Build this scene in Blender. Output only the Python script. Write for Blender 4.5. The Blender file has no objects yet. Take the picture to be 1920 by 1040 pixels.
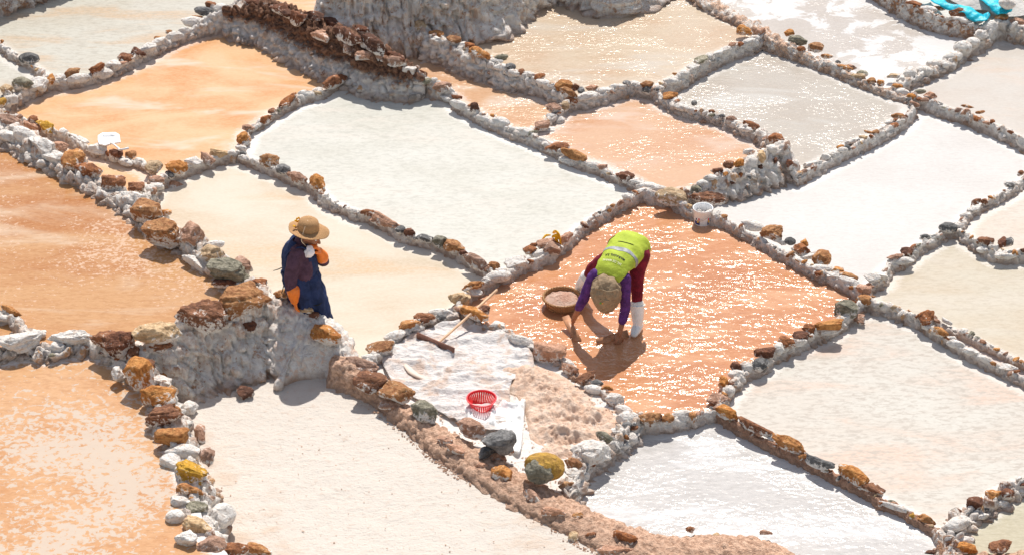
import bpy, bmesh, math, random
import numpy as np
from mathutils import Vector, Matrix, Euler
from mathutils.bvhtree import BVHTree
from mathutils.geometry import delaunay_2d_cdt

random.seed(7)
rng = np.random.default_rng(7)
S = bpy.context.scene
COL = S.collection

# ------------------------------------------------------------------ camera
PITCH = math.radians(31.5)
DIST = 27.0
TANH = 4.81 / 27.0
cam_d = bpy.data.cameras.new("camera")
cam = bpy.data.objects.new("camera", cam_d)
COL.objects.link(cam)
CAMP = Vector((0, -DIST * math.cos(PITCH), DIST * math.sin(PITCH)))
cam.location = CAMP
cam.rotation_euler = (math.pi / 2 - PITCH, 0, 0)
cam_d.sensor_width = 36
cam_d.lens = 18 / TANH
cam_d.clip_start = 0.5
cam_d.clip_end = 5000
S.camera = cam

# ------------------------------------------------------------------ light
SUN_EL, SUN_AZ = 54.0, 5.0          # azimuth: degrees right of straight ahead (+Y)
world = bpy.data.worlds.new("World")
S.world = world
world.use_nodes = True
nt = world.node_tree
bgn = nt.nodes["Background"]
sky = nt.nodes.new("ShaderNodeTexSky")
sky.sky_type = 'NISHITA'
sky.sun_disc = False
sky.sun_elevation = math.radians(SUN_EL)
sky.sun_rotation = math.radians(SUN_AZ)
sky.altitude = 3000
sky.dust_density = 5.0
sky.air_density = 1.2
sky.ozone_density = 0.6
wb = nt.nodes.new("ShaderNodeMix")      # the photograph's warm white balance
wb.data_type = 'RGBA'; wb.blend_type = 'MULTIPLY'
wb.inputs[0].default_value = 1
wb.inputs[7].default_value = (1.0, 0.77, 0.57, 1)
nt.links.new(sky.outputs[0], wb.inputs[6])
nt.links.new(wb.outputs[2], bgn.inputs[0])
bgn.inputs[1].default_value = 0.15
sun_d = bpy.data.lights.new("sun", 'SUN')
sun_d.energy = 2.9
sun_d.angle = math.radians(0.5)
sun_d.color = (1.0, 0.955, 0.89)
sun = bpy.data.objects.new("sun", sun_d)
COL.objects.link(sun)
sd = Vector((math.sin(math.radians(SUN_AZ)) * math.cos(math.radians(SUN_EL)),
             math.cos(math.radians(SUN_AZ)) * math.cos(math.radians(SUN_EL)),
             math.sin(math.radians(SUN_EL))))
sun.rotation_euler = sd.to_track_quat('Z', 'Y').to_euler()
S.view_settings.view_transform = 'Standard'
S.view_settings.look = 'None'
S.view_settings.gamma = 1
S.view_settings.use_curve_mapping = False
S.view_settings.exposure = 0.74
S.cycles.use_denoising = True
S.cycles.max_bounces = 10
S.cycles.diffuse_bounces = 8
S.cycles.sample_clamp_direct = 0
S.cycles.sample_clamp_indirect = 4

# ------------------------------------------------------------------ helpers
def ray(x, y):
    u = (x - 960) / 960 * TANH
    v = -(y - 520) / 960 * TANH
    return Vector((u, math.cos(PITCH) + v * math.sin(PITCH), -math.sin(PITCH) + v * math.cos(PITCH)))

def at(x, y, z=0.0):
    """point of the place seen at photograph pixel x, y on the level z"""
    d = ray(x, y)
    t = (z - CAMP.z) / d.z
    return CAMP + d * t

def mpp(p):
    """metres per photograph pixel at a point"""
    f = (Vector(p) - CAMP).dot(Vector((0, math.cos(PITCH), -math.sin(PITCH))))
    return f * TANH / 960

def tag(o, label=None, cat=None, group=None, kind=None):
    if label: o['label'] = label
    if cat: o['category'] = cat
    if group: o['group'] = group
    if kind: o['kind'] = kind
    return o

def empty(name, loc, rz=0):
    o = bpy.data.objects.new(name, None)
    o.location = loc
    o.rotation_euler = (0, 0, rz)
    o.empty_display_size = 0.1
    COL.objects.link(o)
    return o

def link_mesh(name, verts, faces, mat=None, parent=None, smooth=True, attrs=None):
    me = bpy.data.meshes.new(name)
    me.from_pydata([tuple(v) for v in verts], [], faces)
    if smooth:
        me.polygons.foreach_set('use_smooth', [True] * len(me.polygons))
    if attrs:
        for k, arr in attrs.items():
            a = me.attributes.new(k, 'FLOAT', 'POINT')
            a.data.foreach_set('value', np.asarray(arr, dtype=np.float32))
    me.update()
    o = bpy.data.objects.new(name, me)
    COL.objects.link(o)
    if mat: me.materials.append(mat)
    if parent:
        o.parent = parent
    return o

# vectorised noise ---------------------------------------------------
def _hash(ix, iy, iz, s):
    h = (ix * 374761393 + iy * 668265263 + iz * 2147483647 + s * 974711) & 0xFFFFFFFF
    h = ((h ^ (h >> 13)) * 1274126177) & 0xFFFFFFFF
    h = ((h ^ (h >> 15)) * 2246822519) & 0xFFFFFFFF
    return ((h ^ (h >> 16)) & 0xFFFFFF) / float(0xFFFFFF)

def vnoise(P, seed=0):
    P = np.asarray(P, dtype=np.float64)
    I = np.floor(P).astype(np.int64)
    F = P - I
    F = F * F * F * (F * (F * 6 - 15) + 10)
    r = 0
    for dx in (0, 1):
        for dy in (0, 1):
            for dz in (0, 1):
                w = (F[:, 0] if dx else 1 - F[:, 0]) * (F[:, 1] if dy else 1 - F[:, 1]) * (F[:, 2] if dz else 1 - F[:, 2])
                r = r + w * _hash(I[:, 0] + dx, I[:, 1] + dy, I[:, 2] + dz, seed)
    return r * 2 - 1

def fbm(P, octv=4, seed=0):
    P = np.asarray(P, dtype=np.float64)
    r = 0; a = 1; t = 0
    for o in range(octv):
        r = r + a * vnoise(P * (2.03 ** o) + o * 17.3, seed + o)
        t += a; a *= 0.5
    return r / t

def worley_cell(P, seed=0):
    """as worley, with a random number for the nearest cell"""
    P = np.asarray(P, dtype=np.float64)
    I = np.floor(P).astype(np.int64)
    d1 = np.full(len(P), 9.0); d2 = np.full(len(P), 9.0); cid = np.zeros(len(P))
    for dx in (-1, 0, 1):
        for dy in (-1, 0, 1):
            for dz in (-1, 0, 1):
                J = I + np.array([dx, dy, dz])
                fx = J[:, 0] + _hash(J[:, 0], J[:, 1], J[:, 2], seed)
                fy = J[:, 1] + _hash(J[:, 0], J[:, 1], J[:, 2], seed + 1)
                fz = J[:, 2] + _hash(J[:, 0], J[:, 1], J[:, 2], seed + 2)
                d = np.sqrt((P[:, 0] - fx) ** 2 + (P[:, 1] - fy) ** 2 + (P[:, 2] - fz) ** 2)
                n = d < d1
                cid = np.where(n, _hash(J[:, 0], J[:, 1], J[:, 2], seed + 77), cid)
                d2 = np.where(n, d1, np.minimum(d2, d)); d1 = np.where(n, d, d1)
    return d1, d2, cid

def worley(P, seed=0):
    """distance to the nearest feature point, and to the second nearest"""
    P = np.asarray(P, dtype=np.float64)
    I = np.floor(P).astype(np.int64)
    d1 = np.full(len(P), 9.0); d2 = np.full(len(P), 9.0)
    for dx in (-1, 0, 1):
        for dy in (-1, 0, 1):
            for dz in (-1, 0, 1):
                J = I + np.array([dx, dy, dz])
                fx = J[:, 0] + _hash(J[:, 0], J[:, 1], J[:, 2], seed)
                fy = J[:, 1] + _hash(J[:, 0], J[:, 1], J[:, 2], seed + 1)
                fz = J[:, 2] + _hash(J[:, 0], J[:, 1], J[:, 2], seed + 2)
                d = np.sqrt((P[:, 0] - fx) ** 2 + (P[:, 1] - fy) ** 2 + (P[:, 2] - fz) ** 2)
                n = d < d1
                d2 = np.where(n, d1, np.minimum(d2, d)); d1 = np.where(n, d, d1)
    return d1, d2

# ------------------------------------------------------------------ material kit
def lin(r, g, b, k=1.0):
    k *= 0.75
    f = lambda c: (c / 255 / 12.92) if c / 255 <= 0.04045 else ((c / 255 + 0.055) / 1.055) ** 2.4
    return (f(r) * k, f(g) * k, f(b) * k, 1)

class NT:
    def __init__(self, name):
        self.m = bpy.data.materials.new(name)
        self.m.use_nodes = True
        self.t = self.m.node_tree
        self.b = self.t.nodes["Principled BSDF"]
    def n(self, kind, **kw):
        nd = self.t.nodes.new(kind)
        for k, v in kw.items():
            setattr(nd, k, v)
        return nd
    def l(self, a, b):
        self.t.links.new(a, b)
    def pos(self, sc=(1, 1, 1), rz=0.0):
        g = self.n("ShaderNodeNewGeometry")
        mp = self.n("ShaderNodeMapping")
        mp.inputs['Scale'].default_value = sc
        mp.inputs['Rotation'].default_value = (0, 0, rz)
        self.l(g.outputs['Position'], mp.inputs[0])
        return mp.outputs[0]
    def noise(self, vec, scale, detail=3, rough=0.55, dist=0.0):
        nd = self.n("ShaderNodeTexNoise")
        nd.inputs['Scale'].default_value = scale
        nd.inputs['Detail'].default_value = detail
        nd.inputs['Roughness'].default_value = rough
        nd.inputs['Distortion'].default_value = dist
        self.l(vec, nd.inputs['Vector'])
        return nd.outputs[0]
    def vor(self, vec, scale, feature='F1'):
        nd = self.n("ShaderNodeTexVoronoi", feature=feature)
        nd.inputs['Scale'].default_value = scale
        self.l(vec, nd.inputs['Vector'])
        return nd.outputs['Distance']
    def ramp(self, fac, lo, hi, a=0.0, b=1.0):
        nd = self.n("ShaderNodeMapRange", interpolation_type='SMOOTHSTEP')
        nd.inputs[1].default_value = lo; nd.inputs[2].default_value = hi
        nd.inputs[3].default_value = a; nd.inputs[4].default_value = b
        self.l(fac, nd.inputs[0])
        return nd.outputs[0]
    def math(self, op, a, b=None, c=None):
        nd = self.n("ShaderNodeMath", operation=op)
        for i, v in enumerate((a, b, c)):
            if v is None: continue
            if isinstance(v, (int, float)): nd.inputs[i].default_value = v
            else: self.l(v, nd.inputs[i])
        return nd.outputs[0]
    def mix(self, fac, a, b, mode='MIX'):
        nd = self.n("ShaderNodeMix", data_type='RGBA', blend_type=mode)
        if isinstance(fac, (int, float)): nd.inputs[0].default_value = fac
        else: self.l(fac, nd.inputs[0])
        for i, v in ((6, a), (7, b)):
            if isinstance(v, tuple): nd.inputs[i].default_value = v
            else: self.l(v, nd.inputs[i])
        return nd.outputs[2]
    def attr(self, name):
        nd = self.n("ShaderNodeAttribute", attribute_name=name)
        return nd.outputs['Fac']
    def bump(self, h, strength, dist, prev=None):
        nd = self.n("ShaderNodeBump")
        nd.inputs['Strength'].default_value = strength
        nd.inputs['Distance'].default_value = dist
        self.l(h, nd.inputs['Height'])
        if prev is not None: self.l(prev, nd.inputs['Normal'])
        return nd.outputs[0]
    def out(self, col=None, rough=None, normal=None, spec=None):
        if col is not None:
            if isinstance(col, tuple): self.b.inputs['Base Color'].default_value = col
            else: self.l(col, self.b.inputs['Base Color'])
        if rough is not None:
            if isinstance(rough, (int, float)): self.b.inputs['Roughness'].default_value = rough
            else: self.l(rough, self.b.inputs['Roughness'])
        if normal is not None: self.l(normal, self.b.inputs['Normal'])
        if spec is not None: self.b.inputs['Specular IOR Level'].default_value = spec
        return self.m

SALT = (0.89, 0.845, 0.79, 1)

def crust_mat(name, earth=0.0, top=None, tint=(0.40, 0.22, 0.13, 1), dark=(0.15, 0.065, 0.04, 1)):
    """salt crust over stones and mud: white, stained, brown where the mud shows and where the brine laps it"""
    k = NT(name)
    p = k.pos()
    n1 = k.noise(p, 7.0, 5, 0.62)
    n2 = k.noise(p, 30.0, 4, 0.6)
    n3 = k.noise(p, 90.0, 3, 0.6)
    sm = k.math('ADD', k.math('MULTIPLY', n1, 0.55), k.math('MULTIPLY', n2, 0.45))
    fac = k.ramp(sm, 0.60 - earth * 0.42, 0.70 - earth * 0.40)
    if top:
        hz = k.math('ADD', k.attr('hw'), k.math('MULTIPLY', k.math('SUBTRACT', sm, 0.5), top[1]))
        fac = k.math('MULTIPLY', fac, k.ramp(hz, top[0] - .04, top[0] + .05, .12, 1.0))
    tint = tuple(min(.9, v * 1.25) for v in tint[:3]) + (1,); dark = tuple(v * 1.25 for v in dark[:3]) + (1,)
    earthc = k.mix(k.ramp(n2, 0.35, 0.65), dark, tint)
    saltc = k.mix(k.ramp(k.noise(p, 12, 4), 0.35, 0.75), SALT, (0.80, 0.72, 0.65, 1))
    saltc = k.mix(k.ramp(n3, 0.56, 0.72, 0, 0.6), saltc, (0.52, 0.39, 0.30, 1))
    # stones of the bank showing through the crust, each its own colour
    cell = k.attr('cell'); gap = k.attr('gap')
    rk = k.n("ShaderNodeValToRGB")
    cr = rk.color_ramp; cr.interpolation = 'CONSTANT'
    cr.elements[0].position = 0; cr.elements[0].color = (.52, .36, .27, 1)
    cr.elements[1].position = .2; cr.elements[1].color = (.60, .33, .15, 1)
    for p_, c_ in ((.35, (.36, .19, .12, 1)), (.5, (.42, .40, .37, 1)), (.6, (.30, .16, .10, 1)), (.75, (.62, .47, .36, 1)), (.9, (.26, .24, .22, 1))):
        el = cr.elements.new(p_); el.color = c_
    k.l(k.math('FRACT', k.math('MULTIPLY', cell, 7.13)), rk.inputs[0])
    show = k.math('MULTIPLY', k.ramp(cell, .50, .56), k.ramp(gap, .10, .34))
    show = k.math('MULTIPLY', show, k.ramp(sm, .44, .54))
    saltc = k.mix(k.math('MULTIPLY', show, .35 if name.startswith(('wall', 'ledge')) else .92), saltc, rk.outputs[0])
    saltc = k.mix(k.ramp(gap, .0, .10, .15 if name.startswith(('wall', 'ledge')) else .35, .0), saltc, (.55, .40, .31, 1))
    col = k.mix(fac, saltc, earthc)
    if name.startswith('wall'):
        sv = k.noise(k.pos((1, 1, .14)), 24, 4, .65, .4)
        col = k.mix(k.ramp(sv, .52, .62, 0, .6), col, (.60, .40, .28, 1))
    h = k.attr('hw')
    wet = k.ramp(k.math('ADD', h, k.math('MULTIPLY', k.math('SUBTRACT', n2, 0.5), 0.05)), 0.0, 0.10, 0.85, 0.0)
    wet = k.math('MULTIPLY', wet, k.ramp(n1, 0.3, 0.6, 0.45, 1.0))
    col = k.mix(wet, col, (0.44, 0.29, 0.21, 1))
    hh = k.math('ADD', k.math('MULTIPLY', n2, 0.6), k.math('MULTIPLY', n3, 0.4))
    b = k.bump(n1, 0.5, 0.05)
    b = k.bump(hh, 1.0, 0.035, b)
    return k.out(col, 0.85, b, 0.25)

M_CRUST = crust_mat("salt_crust", 0.05)
M_CRUST_MID = crust_mat("salt_crust_stained", 0.30)
M_WALL = crust_mat("wall_salt_crust", 0.16)
M_MUD = crust_mat("mud_bank", 0.93, None, (0.60, 0.40, 0.285, 1), (0.36, 0.215, 0.145, 1))
M_WETMUD = crust_mat("wet_brown_bank", 0.80, None, (0.42, 0.25, 0.17, 1), (0.24, 0.12, 0.075, 1))
M_EARTH = crust_mat("dark_earth_bank", 0.85, (0.20, 0.30), (0.27, 0.145, 0.09, 1), (0.10, 0.05, 0.032, 1))
M_LEDGE = crust_mat("ledge_salt_dust", 0.20, None, (0.66, 0.50, 0.40, 1), (0.52, 0.35, 0.26, 1))
M_PATH = crust_mat("salt_dust_path", 0.38, None, (0.60, 0.42, 0.31, 1), (0.45, 0.28, 0.19, 1))

def stone_mat(name, c1, c2, salt):
    k = NT(name)
    p = k.pos()
    oi = k.n("ShaderNodeObjectInfo")
    tc = k.n("ShaderNodeTexCoord")
    sep = k.n("ShaderNodeSeparateXYZ")
    k.l(tc.outputs['Object'], sep.inputs[0])
    n1 = k.noise(p, 14.0, 5, 0.65, 0.6)
    n2 = k.noise(p, 45.0, 4, 0.65)
    st = k.noise(k.pos((6, 6, 40), 0.4), 1.3, 3, 0.6)
    base = k.mix(k.ramp(k.math('ADD', k.math('MULTIPLY', n1, .6), k.math('MULTIPLY', n2, .4)), 0.36, 0.62), c2, c1)
    base = k.mix(k.ramp(st, 0.5, 0.7, 0, 0.5), base, c2)
    hv = k.n("ShaderNodeHueSaturation")
    hv.inputs['Hue'].default_value = 0.5
    k.l(k.math('ADD', 0.96, k.math('MULTIPLY', oi.outputs['Random'], 0.16)), hv.inputs['Saturation'])
    k.l(k.math('ADD', 0.8, k.math('MULTIPLY', oi.outputs['Random'], 0.45)), hv.inputs['Value'])
    k.l(base, hv.inputs['Color'])
    s = k.math('SUBTRACT', k.math('ADD', n1, k.math('MULTIPLY', n2, 0.5)), k.math('MULTIPLY', sep.outputs[2], 0.20))
    fac = k.ramp(s, 1.02 - salt, 1.14 - salt)
    n3 = k.noise(p, 26, 5, .7)
    dirty = k.mix(k.ramp(n3, .50, .66, 0, .7), SALT, (.58, .42, .31, 1))
    dirty = k.mix(k.ramp(k.noise(p, 5, 3), .4, .65, 0, .35), dirty, (.66, .60, .54, 1))
    col = k.mix(fac, hv.outputs[0], dirty)
    b = k.bump(st, 0.7, 0.02)
    b = k.bump(n1, 0.9, 0.04, b)
    b = k.bump(n2, 0.9, 0.016, b)
    return k.out(col, 0.82, b, 0.3)

SC = {'o': ((0.49, 0.255, 0.11, 1), (0.25, 0.10, 0.04, 1)),
      'r': ((0.33, 0.145, 0.07, 1), (0.14, 0.06, 0.035, 1)),
      'b': ((0.19, 0.085, 0.05, 1), (0.075, 0.035, 0.025, 1)),
      'g': ((0.20, 0.195, 0.19, 1), (0.07, 0.068, 0.068, 1)),
      'k': ((0.30, 0.275, 0.21, 1), (0.13, 0.12, 0.085, 1)),
      'p': ((0.48, 0.30, 0.22, 1), (0.27, 0.15, 0.10, 1)),
      't': ((0.56, 0.42, 0.27, 1), (0.33, 0.22, 0.13, 1)),
      'y': ((0.48, 0.29, 0.07, 1), (0.28, 0.16, 0.05, 1)),
      'w': ((0.50, 0.38, 0.31, 1), (0.30, 0.20, 0.15, 1))}
SM = {}
for c, (a, b2) in SC.items():
    SM[c] = stone_mat("stone_" + {'o': 'ochre', 'r': 'rust', 'b': 'dark_brown', 'g': 'dark_grey', 'k': 'olive_grey', 'p': 'pink_brown', 't': 'tan', 'y': 'yellow', 'w': 'salted'}[c],
                      tuple(v * 1.3 for v in a[:3]) + (1,), tuple(v * 1.3 for v in b2[:3]) + (1,), 0.66 if c == 'w' else 0.30)
    SM[c.upper()] = stone_mat("stone_clean_" + c, tuple(v * 1.3 for v in a[:3]) + (1,), tuple(v * 1.3 for v in b2[:3]) + (1,), -0.2) if c != 'w' else SM['w']

def water_mat(name, c1, c2, c3=None, streak=(1.0, 2.2), thr=(0.42, 0.62), s1=0.55, rip=0.3, rscale=28, rough=0.12,
              float_amt=0.0, float_col=None, spec=0.5, ang=0.0, deep=0.0, warp=0.3, glint=1.0, shore=0.35, fscale=5.0, fine=0.0):
    """milky brine: mineral colour suspended in it, drifting bands, a film of floating crystals, wind ripples"""
    k = NT(name)
    p = k.pos((streak[0], streak[1], 1), ang)
    n1 = k.noise(p, s1, 7, 0.62, warp)
    n2 = k.noise(p, s1 * 3.1, 4, 0.6, 0.4)
    nf = k.noise(k.pos((1, 1.9, 1), ang), 26, 4, 0.65)
    f = k.ramp(k.math('ADD', k.math('MULTIPLY', n1, 0.7), k.math('MULTIPLY', n2, 0.3)), thr[0], thr[1])
    col = k.mix(f, c1, c2)
    if c3 is not None:
        n4 = k.noise(k.pos((streak[0] * 0.8, streak[1] * 1.4, 1), ang + 0.2), s1 * 1.7, 4, 0.6, 0.5)
        col = k.mix(k.ramp(n4, 0.50, 0.68, 0, 0.85), col, c3)
    col = k.mix(k.ramp(nf, 0.35, 0.7, 0.0, 0.34), col, tuple(min(1, c * 1.12 + 0.04) for c in c1[:3]) + (1,))
    if fine > 0:
        n5 = k.noise(k.pos((1, 2.6, 1), ang - .15), 11, 6, 0.7, 0.3)
        col = k.mix(k.ramp(n5, 0.46, 0.64, 0, min(1, fine * 1.5)), col, tuple(c * 0.80 for c in c2[:3]) + (1,))
    if float_amt > 0:
        big = k.noise(k.pos((1, 1, 1)), 0.75, 3, 0.5, 0.3)
        v = k.noise(k.pos((1, 1.2, 1)), fscale, 6, 0.66, 0.5)
        ff = k.ramp(k.math('ADD', k.math('MULTIPLY', v, 0.6), k.math('MULTIPLY', big, 0.4)), 0.56 - float_amt * 0.2, 0.60 - float_amt * 0.2, 0, 0.85)
        col = k.mix(ff, col, float_col or (0.7, 0.65, 0.6, 1))
    # brine edge: pale salt rim close to the banks
    sh = k.attr('shore')
    se = k.ramp(k.math('ADD', sh, k.math('MULTIPLY', k.math('SUBTRACT', nf, 0.5), 0.22)), 0.08, 0.17, min(1, shore * 1.5), 0.0)
    col = k.mix(se, col, (0.86, 0.83, 0.80, 1))
    r1 = k.noise(k.pos((1.0, 1.25, 1), ang + 0.15), rscale, 3, 0.6, 0.4)
    r2 = k.noise(k.pos((1.0, 1.7, 1), ang - 0.2), rscale * 0.32, 2, 0.5, 0.3)
    b0 = k.bump(r2, 1.0, rip * 0.5 / rscale, None)
    gust = k.ramp(k.noise(k.pos((1, 1.5, 1), ang), 1.5, 3, .6, .6), .36, .64, .45, 1.25)
    r1 = k.math('MULTIPLY', r1, gust)
    bc = k.bump(r2, 1.0, rip * 1.3 / rscale, None)
    bc = k.bump(r1, 1.0, rip * glint * 1.9 / rscale, bc)
    k.b.inputs['Coat Weight'].default_value = 1.0 if rough < .5 else 0.35
    k.b.inputs['Coat Roughness'].default_value = rough if rough < .3 else .3
    k.b.inputs['Coat IOR'].default_value = 1.42
    k.l(bc, k.b.inputs['Coat Normal'])
    return k.out(col, .9, b0, .0)
# ------------------------------------------------------------------ the banks between the ponds
# each bank: centre line of its crest as (x, y[, z[, half width]]) read off the photograph and put at its own height in the place
E = {}
# crest heights along each bank: {point index: height}, in between by distance
CREST = {"CT":{0:.26,2:.17,5:.14,9:.14,-1:.105},"JK":{0:.38,4:.33,-1:.25},"JL":{0:.25,2:.18,-1:.14},"KL":{0:.25,-1:.23},"LM":{0:.23,4:.20,6:.22,-1:.33},
 "KM":{0:.23,-1:.24},"KN":{0:.30,3:.25,8:.17,-1:.13},"MP":{0:.13,-1:.11},"WLa":{0:.33,1:.32,3:.25,5:.13,6:.10},"WLb":{0:.33,1:.24,2:.12},
 "WP":{0:.115,5:.10,-1:.10},"CW":{0:.10,-1:.115},"CD":{0:.10,-1:.10},"BC":{0:.13,-1:.10},"BD":{0:.10,-1:.13},"PR":{0:.10,-1:.08},"PQ":{0:.08,-1:.11},"QR":{0:.08,-1:.09},
 "WS":{0:.10,-1:.07},"RS":{0:.10,-1:.08},"RR":{0:.06,-1:.06},"RF":{0:.07,-1:.06},"ST":{0:.07,-1:.02},"WT":{0:.07,-1:.10},"IT":{0:.11,-1:.15},"IW":{0:.13,3:.12,-1:.11},
 "DW":{0:.10,-1:.12},"DI":{0:.12,-1:.20},"SU":{0:.02,-1:.04},"TU":{0:.02,-1:.02},"NY":{0:.32,4:.28,-1:.26},"YO":{0:.26,-1:.22},"NO":{0:.16,4:.17,-1:.27},"OP":{0:.13,-1:.11},
 "AA2":{0:.16,-1:.17},"A2B":{0:.24,-1:.18},"AB":{0:.17,8:.18,-1:.34},"BF":{0:.2,3:.17,-1:.13},"FD":{0:.13,-1:.25},
 "PA":{0:.30,2:.2,4:.17,-1:.14}}
THIN = dict(CT=.8,KL=.85,LM=.85,KM=.8,MP=.8,WP=.85,CW=.75,CD=.7,BC=.8,BD=.8,PR=.85,PQ=.85,QR=.9,WS=.9,RS=.85,RR=.85,RF=.8,ST=.9,WT=.85,IW=.9,DI=.9,DW=.9,OP=.8,AB=.85,BF=.8,AA2=.8,NY=.9,YO=.9)
def edge(name, pts, zb, mat=None, label=None, cat="dyke", drape=0.0, rough=1.0, batter=0.22, group=None, oname="salt_dyke", lump=1.0):
    n = len(pts)
    xy = [(p[0], p[1]) for p in pts]
    s = [0.0]
    for i in range(1, n):
        s.append(s[-1] + math.dist(xy[i], xy[i - 1]))
    def fill(k, default):
        known = [(s[i], pts[i][k]) for i in range(n) if len(pts[i]) > k and pts[i][k] is not None]
        if not known: return [default] * n
        return list(np.interp(s, [a for a, _ in known], [b for _, b in known]))
    z = fill(2, 0.1); w = fill(3, 0.05)
    if name in CREST:
        kk = sorted((i if i >= 0 else n + i, v) for i, v in CREST[name].items())
        z = list(np.interp(s, [s[i] for i, _ in kk], [v for _, v in kk]))
    w = [v * (THIN[name] * .82 if name in THIN else 1.0) for v in w]
    P = [at(xy[i][0], xy[i][1], z[i]) for i in range(n)]
    E[name] = dict(xy=xy, P=P, z=z, w=w, zb=zb, mat=mat or M_CRUST, label=label, cat=cat, drape=drape, rough=rough, batter=batter, group=group, oname=oname, lump=lump, stones=[])

edge("AA2", [(-120,20,0.132,0.043),(-60,52),(0,83),(21,99),(52,114),(74,131),(92,149,0.132,0.043)], 0.06, label="thin line of salt covered stones with one black rock, in the top left corner")
edge("A2B", [(-130,212,0.178,0.095),(0,185),(40,167),(80,152),(94,149,0.139,0.06)], 0.036, label="stubby blocky white bank carrying a round grey boulder near the left edge")
edge("AB", [(92,149,0.132,0.043),(118,149),(156,144),(194,131),(225,119),(256,102),(287,87),(318,71),(353,57),(374,42),(398,28),(430,14,0.238,0.06)], 0.036, label="long white salt bank along the upper left side of the big orange pond")
edge("AX", [(430,14,0.238,0.06),(480,-25),(560,-80,0.264,0.06)], 0.06, label="short salt bank leaving the frame at the top, behind the dark earth ridge")
edge("R1", [(430,14,.36,.08),(470,8,.42,.10),(512,6,.47,.13),(554,24),(595,44),(640,60,.50,.14),(675,72),(709,92,.47,.12),(744,112),(785,135,.32,.07)], .0, M_EARTH, "dark brown earth ridge with a white salted flank above the orange pond", batter=.55, oname="earth_ridge", cat="ridge")
edge("CT", [(785,135,0.211,0.06),(820,155,0.185),(848,170,0.158,0.043),(861,188),(889,206),(917,223),(938,231,0.112),(966,244),(986,250),(1021,265),(1048,279),(1083,299),(1125,313),(1152,327),(1180,338),(1205,356,0.094,0.039)], 0.0, label="long thin salted bank along the top right of the big white pond")
edge("BC", [(655,143,0.086,0.03),(630,152),(602,170),(568,180),(540,194),(512,211),(492,225),(464,242),(457,267),(446,286,0.072,0.03)], 0.0, label="curved line of rust stones between the orange pond and the white pond")
edge("BD", [(446,286,0.072,0.03),(426,288),(398,294),(367,305),(332,315),(305,329),(290,337,0.101,0.043)], 0.0, label="row of ochre and grey stones at the lower corner of the big orange pond")
edge("BF", [(0,206,0.132,0.034),(21,213),(55,224),(90,241),(118,251),(145,265),(173,279),(208,289),(242,300),(277,313),(290,335,0.101,0.043)], 0.036, label="white bank with rust stones under the white plastic scoop")
edge("FD", [(290,335,0.108,0.043),(278,352,0.132,0.052),(262,372,0.198,0.069)], 0.0, label="short knot of rust stones joining the two banks left of centre")
edge("EL", [(-130,130,.62,.14),(0,228,.60,.16),(35,250,.6,.16),(69,270),(104,292),(138,311),(173,333,.58,.12),(208,352),(242,374),(277,400),(312,425),(356,447),(381,470),(415,494),(450,520),(485,548,.58,.12)], .0, M_WALL, "broad bank of big ochre boulders running down between the left pond and the woman", batter=.3)
edge("EE", [(-120,560,.54,.05),(0,585),(30,600),(55,630,.54,.06)], .45, label="bit of stony bank with an orange rock at the left edge of the frame")
edge("EG", [(300,628,.58,.10),(270,642,.56,.11),(256,650,.55,.11),(222,655,.53,.09),(190,642),(163,636,.53,.08),(131,640),(104,647),(69,647),(45,640),(0,652,.53,.08),(-130,690,.53)], .28, label="lumpy snow white salt bank crossing the left edge below the orange pond")
edge("EH", [(540,578,.50,.10),(500,556,.60,.13),(478,562,.60,.13),(450,572,.61,.13),(415,585,.61,.12),(374,596,.60,.12),(332,614,.59,.11),(300,630,.58,.10)], -.05, M_WALL, "tall salt encrusted wall with huge ochre boulders on top and dripping white crust", drape=1.0, batter=.58, cat="wall", oname="crust_wall", lump=1.5)
edge("GH", [(256,652,.52,.11),(263,697,.5,.11),(294,715),(305,749,.47,.10),(314,784),(328,818),(343,853),(357,888),(362,922,.42,.11),(376,957),(383,992),(400,1016),(426,1045,.36,.13),(480,1170,.34,.13)], -.05, M_CRUST, "tall salty bank of stacked boulders running down the lower left of the frame", batter=.35)
edge("LG", [(500,556,.58,.12),(545,574,.53,.14),(590,592,.47,.14),(628,622,.40,.12),(655,670,.26,.09)], .05, M_LEDGE, "wide salt dusted ledge that hides the feet of the woman in the hat", batter=.5, oname="ledge", cat="ledge", drape=.0, lump=.5)
edge("PA", [(640,672,.30,.12),(665,694,.23,.08),(700,724,.17,.07),(740,750),(785,786,.14,.11),(840,826,.14,.16),(900,862,.14,.18),(960,898,.14,.19),(1020,932,.14,.19),(1090,966,.12,.20),(1160,1000,.12,.22),(1250,1026,.12,.22),(1350,1024,.12,.24),(1430,1030,.1,.20),(1510,1080,.1,.2),(1640,1150,.1,.2)], -.1, M_MUD, "wide pinkish mud path with rocks beside the white tarp", batter=.35, oname="mud_path", cat="path bank", lump=.34, rough=.8)
edge("CD", [(446,286,0.072,0.026),(478,301),(505,311),(533,322),(561,336),(588,346),(606,368),(623,378),(650,388),(661,395),(692,402),(723,416),(758,437),(792,447),(827,454),(855,468),(889,489),(922,508,0.079,0.034)], 0.0, label="sparse diagonal row of stones between the white pond and the pond of the woman")
edge("CW", [(922,508,0.079,0.039),(948,511),(972,494),(1000,487),(1035,470),(1055,452),(1073,440,0.086,0.034),(1093,420),(1125,399),(1159,378),(1187,366),(1205,356,0.094,0.043)], 0.0, label="thin curved bank with the orange cloth, above the left edge of the red pond")
edge("DW", [(922,508,0.079,0.039),(927,517),(889,537),(862,562),(865,582,0.086,0.043)], 0.0, label="short bank with a smooth tan block beside the tip of the rake handle")
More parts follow.
